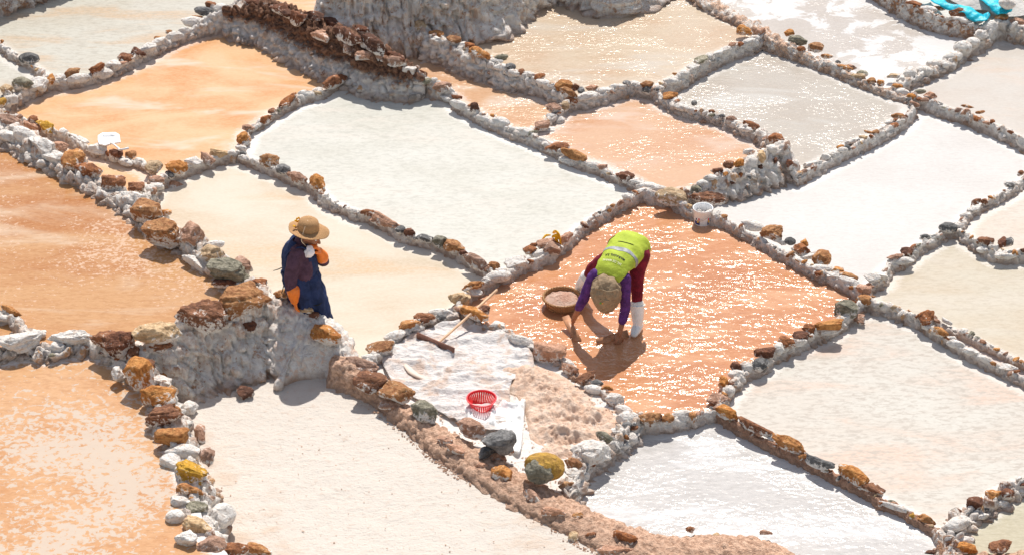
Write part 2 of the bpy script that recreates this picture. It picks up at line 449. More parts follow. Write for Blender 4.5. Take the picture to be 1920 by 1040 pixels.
edge("DI", [(865,582,0.086,0.043),(834,591),(803,598),(775,612),(744,626),(723,647),(699,664),(672,690,0.119,0.043)], 0.0, label="curved bank of ochre and white stones behind the wooden rake head")
edge("IW", [(865,582,0.086,0.043),(889,598),(917,608),(945,615,0.079,0.039),(972,633,0.079,0.047),(1007,647),(1038,664),(1069,688),(1075,698),(1100,713),(1125,727),(1152,751),(1180,768),(1200,778,0.072,0.052)], 0.0, M_CRUST_MID, "salty bank curving between the heap of salt and the red pond")
edge("IT", [(1200,778,0.079,0.06),(1177,800,0.079,0.077),(1159,817),(1135,831),(1107,852,0.072,0.077),(1083,876),(1070,915,0.086,0.06)], -0.09, label="short bank of large smooth white boulders at the foot of the salt heap", batter=.25)
edge("JK", [(740,24,0.416,0.069),(778,42,0.416,0.077),(813,66),(848,80),(875,97),(917,111,0.4,0.06),(951,128),(986,138),(1021,152),(1048,166),(1069,180,0.36,0.052)], 0.09, label="high salted bank with ochre stones on its crest above the narrow pink pond", batter=.3)
edge("JL", [(1069,180,0.297,0.052),(1055,197,0.231),(1041,215),(1021,230),(1000,244),(990,250,0.115,0.043)], 0.0, label="short fat row of white stones at the right end of the narrow pink pond", batter=.25)
edge("KL", [(1069,180,0.297,0.052),(1100,180,0.29),(1131,172),(1166,161),(1187,158),(1225,165,0.284,0.043)], 0.06, label="snowy arched bank at the top corner of the sparkling peach pond", batter=.3)
edge("LM", [(1225,165,0.284,0.043),(1256,187),(1295,204),(1329,211),(1364,225),(1398,239),(1426,249),(1454,260),(1468,268,0.33,0.069)], 0.06, label="bank of dark and rusty stones along the upper right of the peach pond", batter=.3)
edge("KM", [(1225,165,0.284,0.043),(1256,151),(1281,138),(1312,118),(1336,104),(1367,90),(1398,78),(1419,70),(1432,58,0.29,0.043)], 0.132, label="thin beaded line of small white stones between two glittering grey ponds")
edge("KN", [(1230,-70,0.33,0.103),(1329,-2,0.33,0.112),(1367,21),(1416,45,0.317,0.103),(1450,68,0.297,0.086),(1485,85,0.277,0.056),(1523,103),(1565,122),(1599,139),(1634,156),(1675,174,0.218,0.052),(1703,183,0.198,0.043)], 0.132, M_PATH, "broad flat topped salt walkway that narrows into a stony bank, upper right", batter=.15, lump=.5)
edge("MP", [(1703,183,0.198,0.039),(1713,197),(1700,215),(1668,237),(1634,256),(1592,276),(1558,294),(1523,314,0.165,0.043),(1495,328,0.165,0.043)], 0.03, label="smooth white bank that runs down to the foot of the tall stony wall", batter=.15)
edge("WLa", [(1468,268,0.416,0.077),(1430,285,0.384,0.077),(1391,308,0.336,0.069),(1347,328,0.272),(1312,345,0.2,0.06),(1281,360,0.122,0.052),(1263,370,0.094,0.043)], 0.03, M_CRUST, "tall white salt crusted stone wall behind the white bucket", drape=1.0, batter=.42, cat="wall", oname="crust_wall", lump=1.3)
edge("WLb", [(1468,268,0.416,0.077),(1485,295,0.32,0.06),(1495,328,0.2,0.043)], 0.03, M_CRUST, "short return of the tall salt wall, at its right end", drape=.8, batter=.2, cat="wall", oname="crust_wall")
edge("WP", [(1205,356,0.094,0.043),(1235,363),(1263,370),(1288,387),(1322,399),(1350,406,0.094,0.039),(1374,417),(1398,431),(1426,444),(1454,462),(1482,476),(1509,493),(1537,507),(1565,517),(1592,531),(1622,550,0.108,0.043)], 0.0, label="bank of mixed boulders running right from the bucket to the crossing of banks", batter=.25)
edge("PR", [(1622,550,0.108,0.043),(1632,529),(1655,515),(1668,492),(1696,480),(1720,460),(1745,446),(1772,429),(1795,425,0.101,0.043)], -0.012, label="scalloped white bank at the top left of the pale yellow pond", batter=.2)
edge("PQ", [(1795,425,0.101,0.039),(1805,413),(1821,394),(1848,377),(1876,363),(1900,349),(1925,330),(2060,250,0.132,0.043)], 0.018, label="white bank climbing to the right edge above the small pale pond")
edge("QR", [(1795,425,0.101,0.039),(1816,440),(1841,456,0.101,0.043),(1869,472),(1900,474),(1930,474),(2060,500,0.101)], -0.012, label="bank with two dark pyramid shaped rocks at the right edge")
edge("WS", [(1622,550,0.108,0.047),(1614,563),(1592,584),(1565,605),(1530,619),(1502,633),(1475,647),(1447,660),(1426,681),(1398,692),(1378,711),(1360,732),(1345,766,0.058,0.043)], -0.03, label="bank of ochre and grey boulders at the right side of the red pond", batter=.2)
edge("RS", [(1622,550,0.108,0.047),(1641,564),(1668,570),(1703,584),(1735,598,0.094,0.043)], -0.03, label="short white salt bank between the crossing and the twin banks", batter=.2)
edge("RR", [(1735,598,0.094,0.039),(1758,600),(1800,619),(1841,640),(1883,660),(1925,682),(2070,755,0.094)], -0.018, label="rear one of the twin white banks along the narrow ditch", batter=.15)
edge("RF", [(1735,598,0.094,0.043),(1751,615),(1786,636),(1821,657),(1855,674),(1883,688),(1925,708),(2070,780,0.094)], -0.03, label="front one of the twin banks, rusty rocks at its upper end", batter=.15)
edge("ST", [(1345,766,0.058,0.039),(1378,787),(1409,806),(1447,827),(1482,844),(1513,859),(1537,872),(1565,886),(1592,900),(1627,917),(1655,938),(1689,951),(1713,966),(1745,986),(1778,1003,0.022,0.043)], -0.09, M_WETMUD, "straight wet bank of long rusty slabs on the right side of the grey sparkling pond", batter=.12, lump=.5)
edge("WT", [(1345,766,0.058,0.039),(1312,775),(1277,782),(1242,786),(1208,786),(1200,778,0.065,0.043)], -0.09, label="bank with yellow brown stones at the lower tip of the red pond", batter=.15)
edge("SU", [(1778,1003,.04,.11),(1800,972,.05,.10),(1822,955),(1848,943,.05,.08),(1883,915),(1925,898),(2070,850,.05)], -.1, label="thick white salt bank in the lower right corner", batter=.2)
edge("TU", [(1778,1003,.03,.09),(1772,1040,.03,.10),(1740,1140,.03)], -.15, M_CRUST_MID, "stony salt mound at the bottom edge, lower right", batter=.25)
edge("UB", [(1775,1075,.06,.12),(1850,1052,.08,.17),(1930,1048,.08,.18),(2070,1040,.08)], -.1, M_MUD, "brown mud mound at the bottom right corner", batter=.3, oname="mud_mound", cat="mound", lump=.3)
edge("NY", [(1620,-50,0.31,0.043),(1696,0,0.284),(1738,21),(1762,31),(1800,38),(1841,46),(1869,38,0.277,0.052)], 0.15, M_CRUST_MID, "stony bank under the edge of the turquoise tarpaulin", batter=.15)
edge("YO", [(1869,38,0.277,0.052),(1885,42),(1905,48),(1940,56),(2070,90,0.264)], 0.12, label="white bank with rusty stones in the top right corner", batter=.15)
edge("NO", [(1675,165,0.198,0.043),(1703,150,0.218,0.043),(1738,132),(1765,122),(1793,104),(1814,84),(1841,64),(1862,45),(1869,38,0.277,0.052)], 0.12, label="string of round glazed white boulders leading up to the turquoise tarpaulin")
edge("OP", [(1703,183,0.198,0.043),(1717,178),(1745,189),(1772,199),(1814,213),(1848,227),(1883,242),(1925,264),(2070,345,0.178)], 0.03, label="straight smooth white bank sloping to the right edge, below the upper right pond")
edge("TW0", [(-170,-10,.66,.10),(-60,-50,.62),(0,-66,.60),(35,-80),(69,-92),(110,-104),(138,-120,.62),(220,-165,.7,.1)], .1, M_CRUST_MID, "salted terrace wall at the very top left corner", drape=.8, cat="wall", oname="crust_wall", batter=.12)
edge("TW1", [(612,-70,.95,.10),(640,-74,1.0,.14),(720,-76,1.0,.14),(780,-96,1.1,.12),(840,-108,1.14,.10),(896,-119,1.16,.10),(931,-141,1.16,.09),(951,-159,1.16,.09),(1007,-192,1.16),(1055,-196,1.16),(1073,-182),(1118,-168),(1159,-166,1.16),(1194,-200,1.1),(1250,-250,1.1,.1)], .13, M_WALL, "high terrace wall draped with white salt icicles at the top of the frame", drape=2.0, cat="wall", oname="crust_wall", batter=.44, lump=1.2)

# ------------------------------------------------------------------ stones on the banks, read off enlarged crops (origin, scale)
SCL = 660 / 1907
STN = {
(0,0): """155 320 110 60 15 g;30 265 50 35 20 w;75 290 50 30 20 w;10 225 20 20 0 o;120 460 115 85 0 k;35 490 70 60 0 t;210 465 95 90 0 w;15 555 40 50 0 y;60 540 80 60 10 w;225 385 45 40 40 w;
278 435 42 60 0 o;388 395 95 50 -20 O;325 425 60 60 0 w;425 425 120 60 -15 w;525 378 80 65 -40 r;565 400 90 60 -20 w;615 362 80 70 -20 w;685 318 90 50 10 r;745 290 90 50 20 b;800 268 90 70 -20 w;855 210 40 25 0 o;860 235 90 70 -25 w;915 175 35 25 0 o;940 200 90 70 -25 w;1000 172 90 60 -25 w;1050 118 130 65 -5 w;1070 95 60 25 0 o;1105 62 110 45 20 G;1138 32 55 50 20 r;1195 45 80 60 0 w;
1380 20 120 40 10 b;1520 50 120 55 20 b;1620 100 100 80 30 b;1700 95 120 70 25 b;1790 140 120 80 25 b;1745 195 100 60 20 p;1885 265 50 70 0 p;1860 190 130 80 30 b;1560 80 80 50 20 b;
1812 445 140 70 -35 r;1650 510 100 55 -20 w;1560 550 110 50 -48 r;1475 605 45 30 -20 r;1435 650 65 50 -40 r;1345 695 70 40 0 p;1390 690 60 45 -40 w;1320 757 75 75 -50 o;1305 802 60 40 0 w;1720 487 60 30 -20 w;1590 530 50 40 -30 w;
1185 830 95 45 5 T;1260 830 60 40 0 w;1125 865 90 65 35 p;1045 885 90 75 0 w;955 910 120 85 0 o;850 975 80 50 10 p;835 915 90 70 0 t;
180 650 60 45 20 r;245 688 115 65 30 y;340 718 60 60 0 w;420 757 130 45 20 w;530 812 100 75 10 w;630 837 75 65 0 b;710 842 60 50 0 o;680 880 80 45 20 w;760 880 90 55 20 w;800 902 70 45 20 w;
930 1003 130 55 0 p;850 1012 80 50 0 w;
60 665 200 80 25 p;130 735 180 110 30 w;230 795 170 110 30 w;300 862 140 95 30 w;400 880 120 110 0 o;480 925 140 85 20 r;615 990 130 85 0 r;740 1012 90 55 0 r;800 1025 80 55 0 w;40 740 110 70 20 w;180 690 120 60 30 p;330 800 90 60 30 p;
1460 870 105 75 0 o;1530 920 80 55 20 g;1610 965 110 75 30 p;1720 995 100 95 30 o;1320 855 60 35 20 w;1380 875 60 42 20 w""",
(640,0): """50 205 150 75 25 b;170 240 160 85 35 b;290 310 150 50 35 b;110 165 90 50 25 b;60 272 80 50 0 p;150 247 85 52 0 w;130 302 110 58 0 p;215 317 80 48 0 p;300 332 110 65 20 p;370 380 70 58 10 w;430 402 60 55 30 r;455 465 60 28 0 r;545 475 110 55 -10 p;625 527 60 25 0 r;580 540 90 45 20 w;640 570 110 60 25 w;725 585 50 65 45 b;760 640 90 36 25 w;820 627 30 18 0 o;865 660 95 60 20 w;935 700 60 36 20 w;1000 715 100 55 20 w;1080 760 90 40 25 w;10 430 25 40 0 o;
1170 805 130 55 0 r;1262 842 145 60 25 O;1230 872 130 50 20 w;1365 895 90 45 15 w;1440 930 80 28 20 w;1535 960 100 65 10 b;1600 990 80 55 0 w;1660 1012 120 60 10 w;
375 75 110 85 0 w;435 145 100 65 10 t;515 185 80 38 10 o;515 218 80 50 20 w;610 220 80 48 0 o;660 248 40 45 0 w;695 252 55 45 0 r;755 290 125 58 15 o;865 312 75 35 0 K;820 335 110 48 10 w;915 362 60 38 0 g;870 365 90 45 0 w;975 395 40 36 0 r;940 398 80 50 20 w;1020 407 80 45 20 w;1075 420 60 38 0 r;1100 450 90 45 20 w;1160 470 80 50 10 w;
1205 465 90 55 -20 O;1272 475 50 42 0 r;1300 495 40 42 0 g;1228 508 110 55 30 o;1250 542 60 36 20 r;1358 480 70 36 0 p;1210 577 60 55 0 t;1150 590 85 55 20 p;1140 632 60 45 0 w;1090 682 85 50 -10 p;1120 712 80 50 0 w;1180 652 60 55 0 w;1020 702 50 28 0 w;
1330 522 110 52 -10 w;1420 492 100 45 -10 w;1500 472 100 45 0 w;1590 457 80 36 10 w;1657 462 75 42 0 O;1720 478 60 36 10 w;1782 522 80 36 0 O;1820 550 30 22 0 r;1840 582 80 45 20 w;1785 440 85 42 -10 w;1880 592 60 45 20 w""",
(1260,0): """15 432 36 36 0 w;60 402 70 45 -20 w;115 367 70 45 -20 w;165 327 80 42 -20 k;200 307 40 45 0 w;245 292 60 36 -20 w;295 272 70 45 -20 w;325 247 50 36 -30 p;370 242 40 28 0 r;410 227 75 40 -20 w;450 207 50 36 0 w;15 402 30 18 0 o;
395 167 85 60 10 o;345 160 40 30 0 w;635 180 55 38 0 o;680 220 105 55 15 K;700 267 50 28 0 r;780 262 85 52 0 o;840 307 70 28 20 o;900 337 30 20 0 g;935 367 90 32 15 o;965 365 70 32 10 p;1030 400 60 36 10 k;1010 415 80 38 10 t;1080 440 50 36 0 o;1130 450 40 36 0 o;1220 472 60 36 0 o;1240 500 90 52 20 w;1200 412 75 28 0 t;
1290 397 75 80 0 w;1365 385 95 60 0 w;1440 347 115 55 15 w;1520 307 105 65 -10 w;1575 257 95 85 0 w;1560 245 60 40 0 k;1630 230 70 65 0 w;1675 190 80 70 -20 w;1725 145 80 75 0 w;1720 125 50 36 0 k;1285 385 40 40 0 k;1245 432 60 45 0 w;
1310 20 80 28 20 r;1390 52 90 45 15 w;1450 45 60 25 10 r;1565 75 120 65 10 r;1570 112 130 45 10 w;1640 110 90 50 10 w;1785 100 70 45 0 o;1800 127 70 36 0 w;1870 120 80 36 0 p;
1345 497 60 25 0 K;1295 525 65 32 0 o;1400 520 70 45 10 p;1375 545 60 36 0 p;1600 578 70 18 10 o;1670 610 50 18 10 o;
1255 592 55 20 0 o;1222 630 70 30 0 o;1070 718 60 18 10 o;1040 745 60 18 10 t;915 797 50 22 0 o;870 842 85 40 -10 w;830 852 60 55 0 w;1180 662 60 30 -20 w;980 765 90 40 -20 w;760 890 90 45 -15 w;
15 515 35 25 0 o;20 545 50 36 0 w;60 572 60 36 20 w;120 560 30 28 0 g;215 605 40 22 0 r;270 632 40 28 0 g;320 647 65 36 0 p;430 680 90 42 20 r;485 720 62 55 0 w;350 667 70 36 20 w;400 702 80 36 20 w;
560 755 80 60 0 r;540 810 60 55 0 w;485 850 55 65 0 t;635 890 40 55 0 b;610 800 60 60 0 w;367 885 62 48 -30 O;307 895 60 42 0 r;245 925 68 34 0 b;215 965 90 50 0 w;290 945 30 28 0 o;130 1022 60 36 0 k;60 1032 60 28 0 o;425 825 80 55 0 w;170 992 70 45 0 w;370 950 25 36 0 r;480 905 28 26 0 b;420 960 24 30 0 g;560 870 26 34 0 b;330 990 30 20 0 b;465 1020 34 24 0 g;
1890 937 40 28 0 r;1830 997 60 45 0 w""",
(0,340): """720 92 140 100 20 w;800 165 170 115 10 o;900 172 60 38 0 o;890 278 205 140 20 o;1035 292 142 150 0 p;1140 392 150 100 0 t;1160 342 110 50 0 w;1060 440 140 80 30 w;1245 482 220 120 20 K;1315 455 110 75 20 p;1220 550 140 50 0 b;
1310 650 300 185 -8 o;1085 730 270 150 0 r;850 825 255 120 -15 t;870 900 130 80 0 r;590 858 150 100 20 r;640 870 170 130 0 b;720 930 100 95 0 r;760 1005 150 105 0 r;650 1010 80 100 0 w;
1530 617 90 60 10 o;1700 728 60 45 0 b;1765 830 170 110 15 o;1560 860 120 90 0 w;1510 772 40 55 0 r;1410 545 90 40 20 r;1640 690 120 60 20 t;
60 702 135 55 25 o;30 742 90 50 10 w;110 870 235 130 -10 w;370 845 225 80 0 w;385 835 60 42 0 o;200 830 110 80 10 w;
820 52 60 50 0 p;860 12 60 28 0 o;740 42 70 45 0 r;1475 850 90 70 0 w;1350 790 80 60 0 b""",
(0,680): """640 60 75 100 0 w;750 60 165 160 0 o;880 62 80 50 0 o;870 95 115 62 10 w;860 182 185 130 0 o;890 290 200 115 -5 r;945 250 80 55 0 o;935 397 168 115 10 O;990 482 185 100 0 w;925 550 120 120 0 w;1030 590 190 110 20 y;1030 687 148 62 3 o;980 752 120 80 0 w;1070 790 120 72 0 k;950 832 100 90 0 w;1070 885 165 100 15 t;1030 250 95 120 0 w;1085 385 60 110 0 p;1120 500 85 100 0 p;1140 700 60 90 0 w;1200 830 140 160 20 w;1010 960 120 110 0 w;1150 1000 150 110 0 p;1270 1010 150 80 0 r;1400 1012 150 70 10 o;
1330 167 95 78 0 b""",
(640,680): """90 30 200 100 10 p;160 117 180 100 10 r;295 165 168 92 20 o;445 265 150 100 20 k;270 237 130 50 10 p;700 355 160 90 20 p;850 510 90 55 0 p;915 480 40 36 0 r;870 600 120 72 10 o;1260 555 110 75 30 o;1265 602 100 62 0 w;1040 730 130 70 35 p;1150 805 130 52 5 p;1280 830 60 36 0 o;1540 950 120 80 30 r;1480 1015 190 50 0 p;1260 945 60 60 0 t;560 420 80 50 20 p;620 470 110 50 20 p;760 560 70 36 0 p;1350 930 60 28 0 r;
1352 492 215 120 0 W;1425 400 95 55 30 k;1500 372 80 60 0 w;1545 345 55 45 0 g;1550 300 120 90 0 w;
1330 82 115 52 -25 r;1385 107 68 36 0 g;1370 142 105 55 10 w;1440 135 68 28 0 o;1480 200 105 80 0 w;1240 32 100 62 30 p;1530 255 90 60 20 w;
1670 300 120 72 0 o;1770 300 68 52 0 o;1850 282 115 62 0 w;1730 300 20 50 0 b;1900 292 40 55 0 o""",
(640,340): """70 160 70 34 15 w;145 172 80 42 0 r;235 222 180 72 25 p;320 265 60 45 0 g;370 280 60 52 0 b;445 310 100 45 10 g;535 330 90 62 0 k;612 358 118 82 15 o;725 437 150 75 30 p;825 460 70 45 0 O;
850 512 130 72 -10 w;960 442 140 75 -10 w;1022 377 78 52 0 r;1040 346 40 28 0 r;1110 340 110 52 -20 p;1080 392 100 52 -20 w;1140 362 90 70 0 p;1215 310 80 60 -40 p;
715 565 118 52 -20 o;640 632 118 75 0 T;722 602 80 52 0 w;720 715 168 82 25 o;845 777 80 55 0 w;770 700 70 50 0 b;
540 712 130 55 0 w;450 745 110 52 10 r;360 777 118 55 -20 o;400 795 100 40 0 w;290 832 118 55 -20 w;215 905 150 62 -10 o;150 952 80 45 0 w;
970 862 140 75 25 w;1130 922 178 100 10 p;1230 992 100 82 30 w;900 812 60 36 0 w;1050 900 80 50 20 w;
1790 85 168 82 -5 t;1720 42 100 52 10 w;1640 50 90 45 -10 w""",
(1260,340): """130 52 60 45 0 k;185 92 200 60 0 r;
435 240 118 65 10 w;540 285 118 82 10 o;640 325 60 42 0 G;600 332 60 36 0 w;580 372 40 28 0 w;715 335 45 42 0 o;700 370 108 65 20 r;750 402 90 55 0 w;810 420 100 85 0 o;820 477 118 45 10 w;895 477 70 28 0 o;880 512 78 52 0 w;955 515 98 45 20 o;960 542 118 55 20 w;
1040 592 80 65 0 p;1040 645 98 75 0 o;945 702 128 100 0 k;1010 747 80 52 20 p;850 775 150 62 0 O;850 812 150 52 0 w;745 802 88 55 0 r;700 842 88 52 0 b;690 867 80 52 0 w;620 872 88 75 0 r;580 905 60 82 0 w;505 925 108 68 10 b;475 992 88 72 0 g;400 1002 80 65 0 w;345 1002 60 55 0 b;
1085 527 88 65 0 w;1122 512 88 62 0 w;1210 412 98 36 -10 p;1275 387 70 45 0 b;1240 432 140 52 0 w;1370 300 58 28 0 g;1400 302 98 45 0 w;1495 250 98 55 0 g;1550 240 60 45 0 w;
1645 115 60 45 -40 r;1590 182 60 36 0 w;1640 152 80 52 -20 w;1830 20 50 28 0 g;
1700 330 88 55 0 r;1690 372 80 45 0 w;1790 340 70 58 -40 b;1820 332 60 55 0 g;1805 397 50 28 0 o;1855 390 40 36 0 o;1810 402 130 45 0 w;1895 380 40 36 0 w;
1375 740 85 100 0 r;1455 817 90 58 30 o;1390 792 68 45 0 w;1540 882 98 58 25 w;1620 922 90 55 20 w;1700 965 80 45 25 w;1820 1012 90 45 20 w""",
(1260,680): """280 122 60 90 0 o;250 202 108 55 20 p;310 152 60 75 0 w;345 62 80 55 0 w;300 272 118 72 30 o;
450 350 200 55 30 r;640 440 190 80 24 o;805 542 160 62 28 g;985 610 178 82 30 o;1090 682 118 55 20 r;1215 782 178 42 22 w;1300 827 34 30 0 y;1370 852 118 72 25 o;
1545 872 168 90 -20 w;1640 762 88 62 0 b;1735 722 85 90 -40 o;1815 712 85 68 0 b;1785 762 90 45 0 w;1890 702 80 70 0 w;1570 962 128 62 0 w;1580 1002 148 52 0 o;1410 1032 90 36 0 b;1780 1000 140 60 -15 r;
100 902 50 32 0 r;240 932 40 25 0 t;510 917 70 28 0 p;1680 830 70 50 -20 w"""}
NOT_STONE = ("TW1", "TW0")

def seg_dist(px, py, a, b):
    ax, ay = a; bx, by = b
    L = (bx - ax) ** 2 + (by - ay) ** 2
    t = max(0, min(1, ((px - ax) * (bx - ax) + (py - ay) * (by - ay)) / L)) if L else 0
    return math.hypot(px - ax - t * (bx - ax), py - ay - t * (by - ay)), t

N_LINES = 0
for (ox, oy), txt in STN.items():
    for row in txt.replace('\n', '').split(';'):
        f = row.split()
        if len(f) != 6: continue
        x, y, w, h, a = [float(v) for v in f[:5]]
        X, Y = ox + x * SCL, oy + y * SCL
        best = None
        for nme, e in E.items():
            for i in range(len(e['xy']) - 1):
                d, t = seg_dist(X, Y, e['xy'][i], e['xy'][i + 1])
                if best is None or d < best[0]:
                    best = (d, nme, e['z'][i] * (1 - t) + e['z'][i + 1] * t, Y - (e['xy'][i][1] * (1 - t) + e['xy'][i + 1][1] * t))
        E[best[1]]['stones'].append((X, Y, w * SCL, h * SCL, a, f[5], best[2], best[0], best[3]))
        N_LINES += 1

# ------------------------------------------------------------------ ponds
def idx(name, xy):
    L = E[name]['xy']
    return min(range(len(L)), key=lambda i: math.dist(L[i], xy))

def poly(z, toks):
    out = []
    for t in toks:
        if len(t) == 2 and not isinstance(t[0], str):
            p = at(t[0], t[1], z); out.append((p.x, p.y)); continue
        nm = t[0]; L = E[nm]['P']
        i0 = 0 if t[1] is None else (t[1] if isinstance(t[1], int) else idx(nm, t[1]))
        i1 = len(L) - 1 if t[2] is None else (t[2] if isinstance(t[2], int) else idx(nm, t[2]))
        rg = range(i0, i1 + 1) if i1 >= i0 else range(i0, i1 - 1, -1)
        for i in rg: out.append((L[i].x, L[i].y))
    res = []
    for p in out:
        if not res or math.dist(res[-1], p) > 0.012: res.append(p)
    return res

F = lambda n: (n, None, None)
def Rv(n): return (n, len(E[n]['xy']) - 1, 0)
PONDS = {}
def pond(name, z, mat, toks, kindname="pond_water", disp=None):
    PONDS[name] = dict(z=z, mat=mat, poly=poly(z, toks), n=kindname, disp=disp)

W_A = water_mat("brine_pale_grey", lin(226,222,208,.95), lin(216,206,188,.95), lin(228,196,160,.95), (1,2.0), (.45,.7), .6, rip=0.012, fine=.35, rough=.2)
W_B = water_mat("brine_orange", lin(250,206,160,.98), lin(238,172,114,.95), lin(252,232,212,1.0), (1,1.8), (.40,.62), .5, rip=0.015, rough=.16, warp=1.2, shore=.3)  # palest bands: whitish brine plus mirrored white highlights painted into the colour
W_C = water_mat("brine_milky", lin(234,232,222,1.0), lin(222,219,206,.98), lin(240,232,220,1.0), (1,2.0), (.4,.65), .5, rip=0.015, rough=.2, fine=.3, shore=.5)
W_D = water_mat("brine_cream", lin(242,230,210,.97), lin(230,208,178,.93), lin(240,204,164,.95), (1,2.4), (.4,.65), .4, rip=0.015, rough=.16, warp=.8)
W_E = water_mat("brine_deep_orange", lin(228,176,124,.92), lin(208,136,76,.86), lin(240,212,182,.95), (1,2.0), (.38,.6), .38, rip=0.015, rough=.15, warp=.9, fine=.2,
                float_amt=.02, float_col=lin(242,206,176), shore=.1, fscale=24)
W_G = water_mat("brine_orange_crusted", lin(240,190,142,.93), lin(228,164,110,.9), None, (1,1.4), (.4,.6), .5, rip=0.015, rough=.16,
                float_amt=.33, float_col=lin(234,218,200,.95), fscale=15, fine=.3, shore=.6)
W_J = water_mat("brine_pink", lin(238,200,164,.92), lin(228,174,130,.9), lin(244,224,206,.95), (1,1.5), (.4,.62), .7, rip=0.08, rscale=24, rough=0.17)
W_K = water_mat("brine_peach", lin(232,212,186,.9), lin(222,184,148,.88), lin(230,220,206,.92), (1,1.6), (.42,.66), .45, rip=0.08, rscale=24, rough=0.18)
W_L = water_mat("brine_peach_bright", lin(238,194,158,.92), lin(228,170,128,.9), lin(242,216,196,.95), (1,1.6), (.4,.64), .6, rip=0.065, rscale=20, rough=0.17)
W_M = water_mat("brine_grey", lin(216,208,196,.9), lin(208,196,182,.9), lin(226,222,214,.95), (1,1.6), (.4,.64), .6, rip=0.075, rscale=22, rough=0.18)
W_N = water_mat("brine_white_crusted", lin(222,214,206,.92), lin(212,202,192,.92), None, (1,1.5), (.4,.6), .6, rip=0.06, rscale=22, rough=0.2, float_amt=.52, float_col=lin(246,244,242), fscale=2.5)
W_O = water_mat("brine_pale_pink", lin(228,220,210,.93), lin(222,208,194,.92), lin(232,212,194,.95), (1,1.7), (.4,.65), .5, rip=0.04, rscale=30, rough=0.22)
W_P = water_mat("dry_salt_white", lin(238,234,230,.98), lin(230,225,220,.96), None, (1,1.6), (.4,.65), .5, rip=0.012, rscale=20, rough=.55, fine=.18, spec=.25)
W_Q = water_mat("brine_cream_small", lin(238,226,212,.95), lin(232,216,198,.95), None, (1,1.4), (.4,.6), .8, rip=0.02, rscale=24, rough=0.25, fine=.3)
W_R = water_mat("brine_yellowish", lin(230,220,200,.93), lin(226,208,182,.93), lin(232,222,205,.95), (1,2.2), (.4,.65), .5, rip=0.012, rough=.18, fine=.25)
W_S = water_mat("brine_ivory", lin(230,225,214,.95), lin(226,214,200,.95), lin(238,206,184,.95), (1,2.0), (.42,.68), .5, rip=0.015, rough=.22, fine=.55)
W_T = water_mat("brine_silver", lin(220,216,212,.95), lin(210,205,200,.95), lin(244,243,242,1.0), (1,1.8), (.45,.7), .55, rip=0.055, rscale=17, rough=0.18, fine=.3)
W_U = water_mat("brine_green_cream", lin(226,220,196,.93), lin(214,204,176,.93), None, (1,2), (.4,.6), .8, rip=0.012, rough=.15, fine=.3)
W_W = water_mat("brine_red", lin(232,166,118,.92), lin(216,143,97,.88), lin(242,188,146,.95), (1,1.6), (.38,.62), .8, rip=0.08, rscale=12, rough=0.16, shore=.05, glint=1.1)
W_X = water_mat("brine_ditch", lin(200,150,120,.8), lin(170,115,88,.8), None, (1,1.3), (.4,.6), 1.2, rip=0.01, rough=.3)

def pan_mat(name, white, warm, dark, thr):
    k = NT(name)
    p = k.pos()
    n1 = k.noise(p, .55, 5, .6, .6)
    n2 = k.noise(k.pos((1, 1.6, 1), .3), 4.0, 5, .65, .4)
    n3 = k.noise(p, 42, 4, .65)
    n4 = k.noise(k.pos((1, 1.8, 1), -.4), 14, 5, .7)
    f = k.ramp(k.math('ADD', k.math('MULTIPLY', n1, .62), k.math('MULTIPLY', n2, .38)), thr[0], thr[1])
    col = k.mix(f, white, warm)
    col = k.mix(k.ramp(n4, .52, .70, 0, .40), col, dark)
    v = k.vor(p, 9.0)
    v2 = k.noise(p, 3.1, 2)
    speck = k.math('MULTIPLY', k.ramp(v, .0, .09, 1, 0), k.ramp(v2, .5, .62))
    col = k.mix(k.math('MULTIPLY', speck, .6), col, (.35, .2, .13, 1))
    b = k.bump(n2, .35, .05)
    b = k.bump(n4, .55, .02, b)
    b = k.bump(n3, .7, .012, b)
    return k.out(col, .8, b, .3)
P_H = pan_mat("salt_pan_dry", lin(240,230,218,1.0), lin(232,208,186,.97), lin(224,190,166,.92), (.49,.68))
P_I = pan_mat("salt_floor", lin(250,244,238,1.05), lin(246,222,202,.98), lin(232,196,168,.88), (.52,.68))
P_Y = pan_mat("stored_salt", lin(246,242,236,.95), lin(240,228,214,.95), lin(230,210,190,.9), (.5,.7))

pond("A", 0.08, W_A, [F("AA2"), F("AB"), F("AX"), (400,-180), (-150,-140)])
pond("A2", 0.09, W_A, [F("AA2"), Rv("A2B")])
pond("B", 0.06, W_B, [("A2B", (0,185), None), F("AB"), ("R1", 0, (640,60)), F("BC"), F("BD"), Rv("BF")])
pond("F", 0.08, W_B, [F("BF"), F("FD"), ("EL", (242,374), (0,228))])
pond("C", 0.03, W_C, [F("BC"), F("CD"), F("CW"), Rv("CT"), ("R1", None, (640,60))])
pond("D", 0.0, W_D, [F("BD"), F("FD"), ("EL", (242,374), None), F("LG"), Rv("DI"), Rv("DW"), Rv("CD")])
pond("E", 0.47, W_E, [F("EL"), F("EH"), F("EG"), (-150,640)])
pond("G", .41, W_G, [("EG", (256,650), None), (-150,1200), (470,1190), Rv("GH")])
pond("H", 0.08, P_H, [F("EH"), ("EG", 0, (256,650)), F("GH"), (700,1220), (1300,1220), ("PA", (1640,1150), 0), Rv("LG")], "salt_pan_ground")
pond("I", 0.07, P_I, [F("DI"), ("PA", (665,694), (1020,932)), Rv("IT"), Rv("IW")], "salt_floor_ground")
pond("J", 0.09, W_J, [("R1", (709,92), None), ("CT", 0, (986,250)), Rv("JL"), Rv("JK")])
pond("K", 0.18, W_K, [F("JK"), F("KL"), F("KM"), ("KN", (1416,45), 0), (1230,-240), (700,-200)])
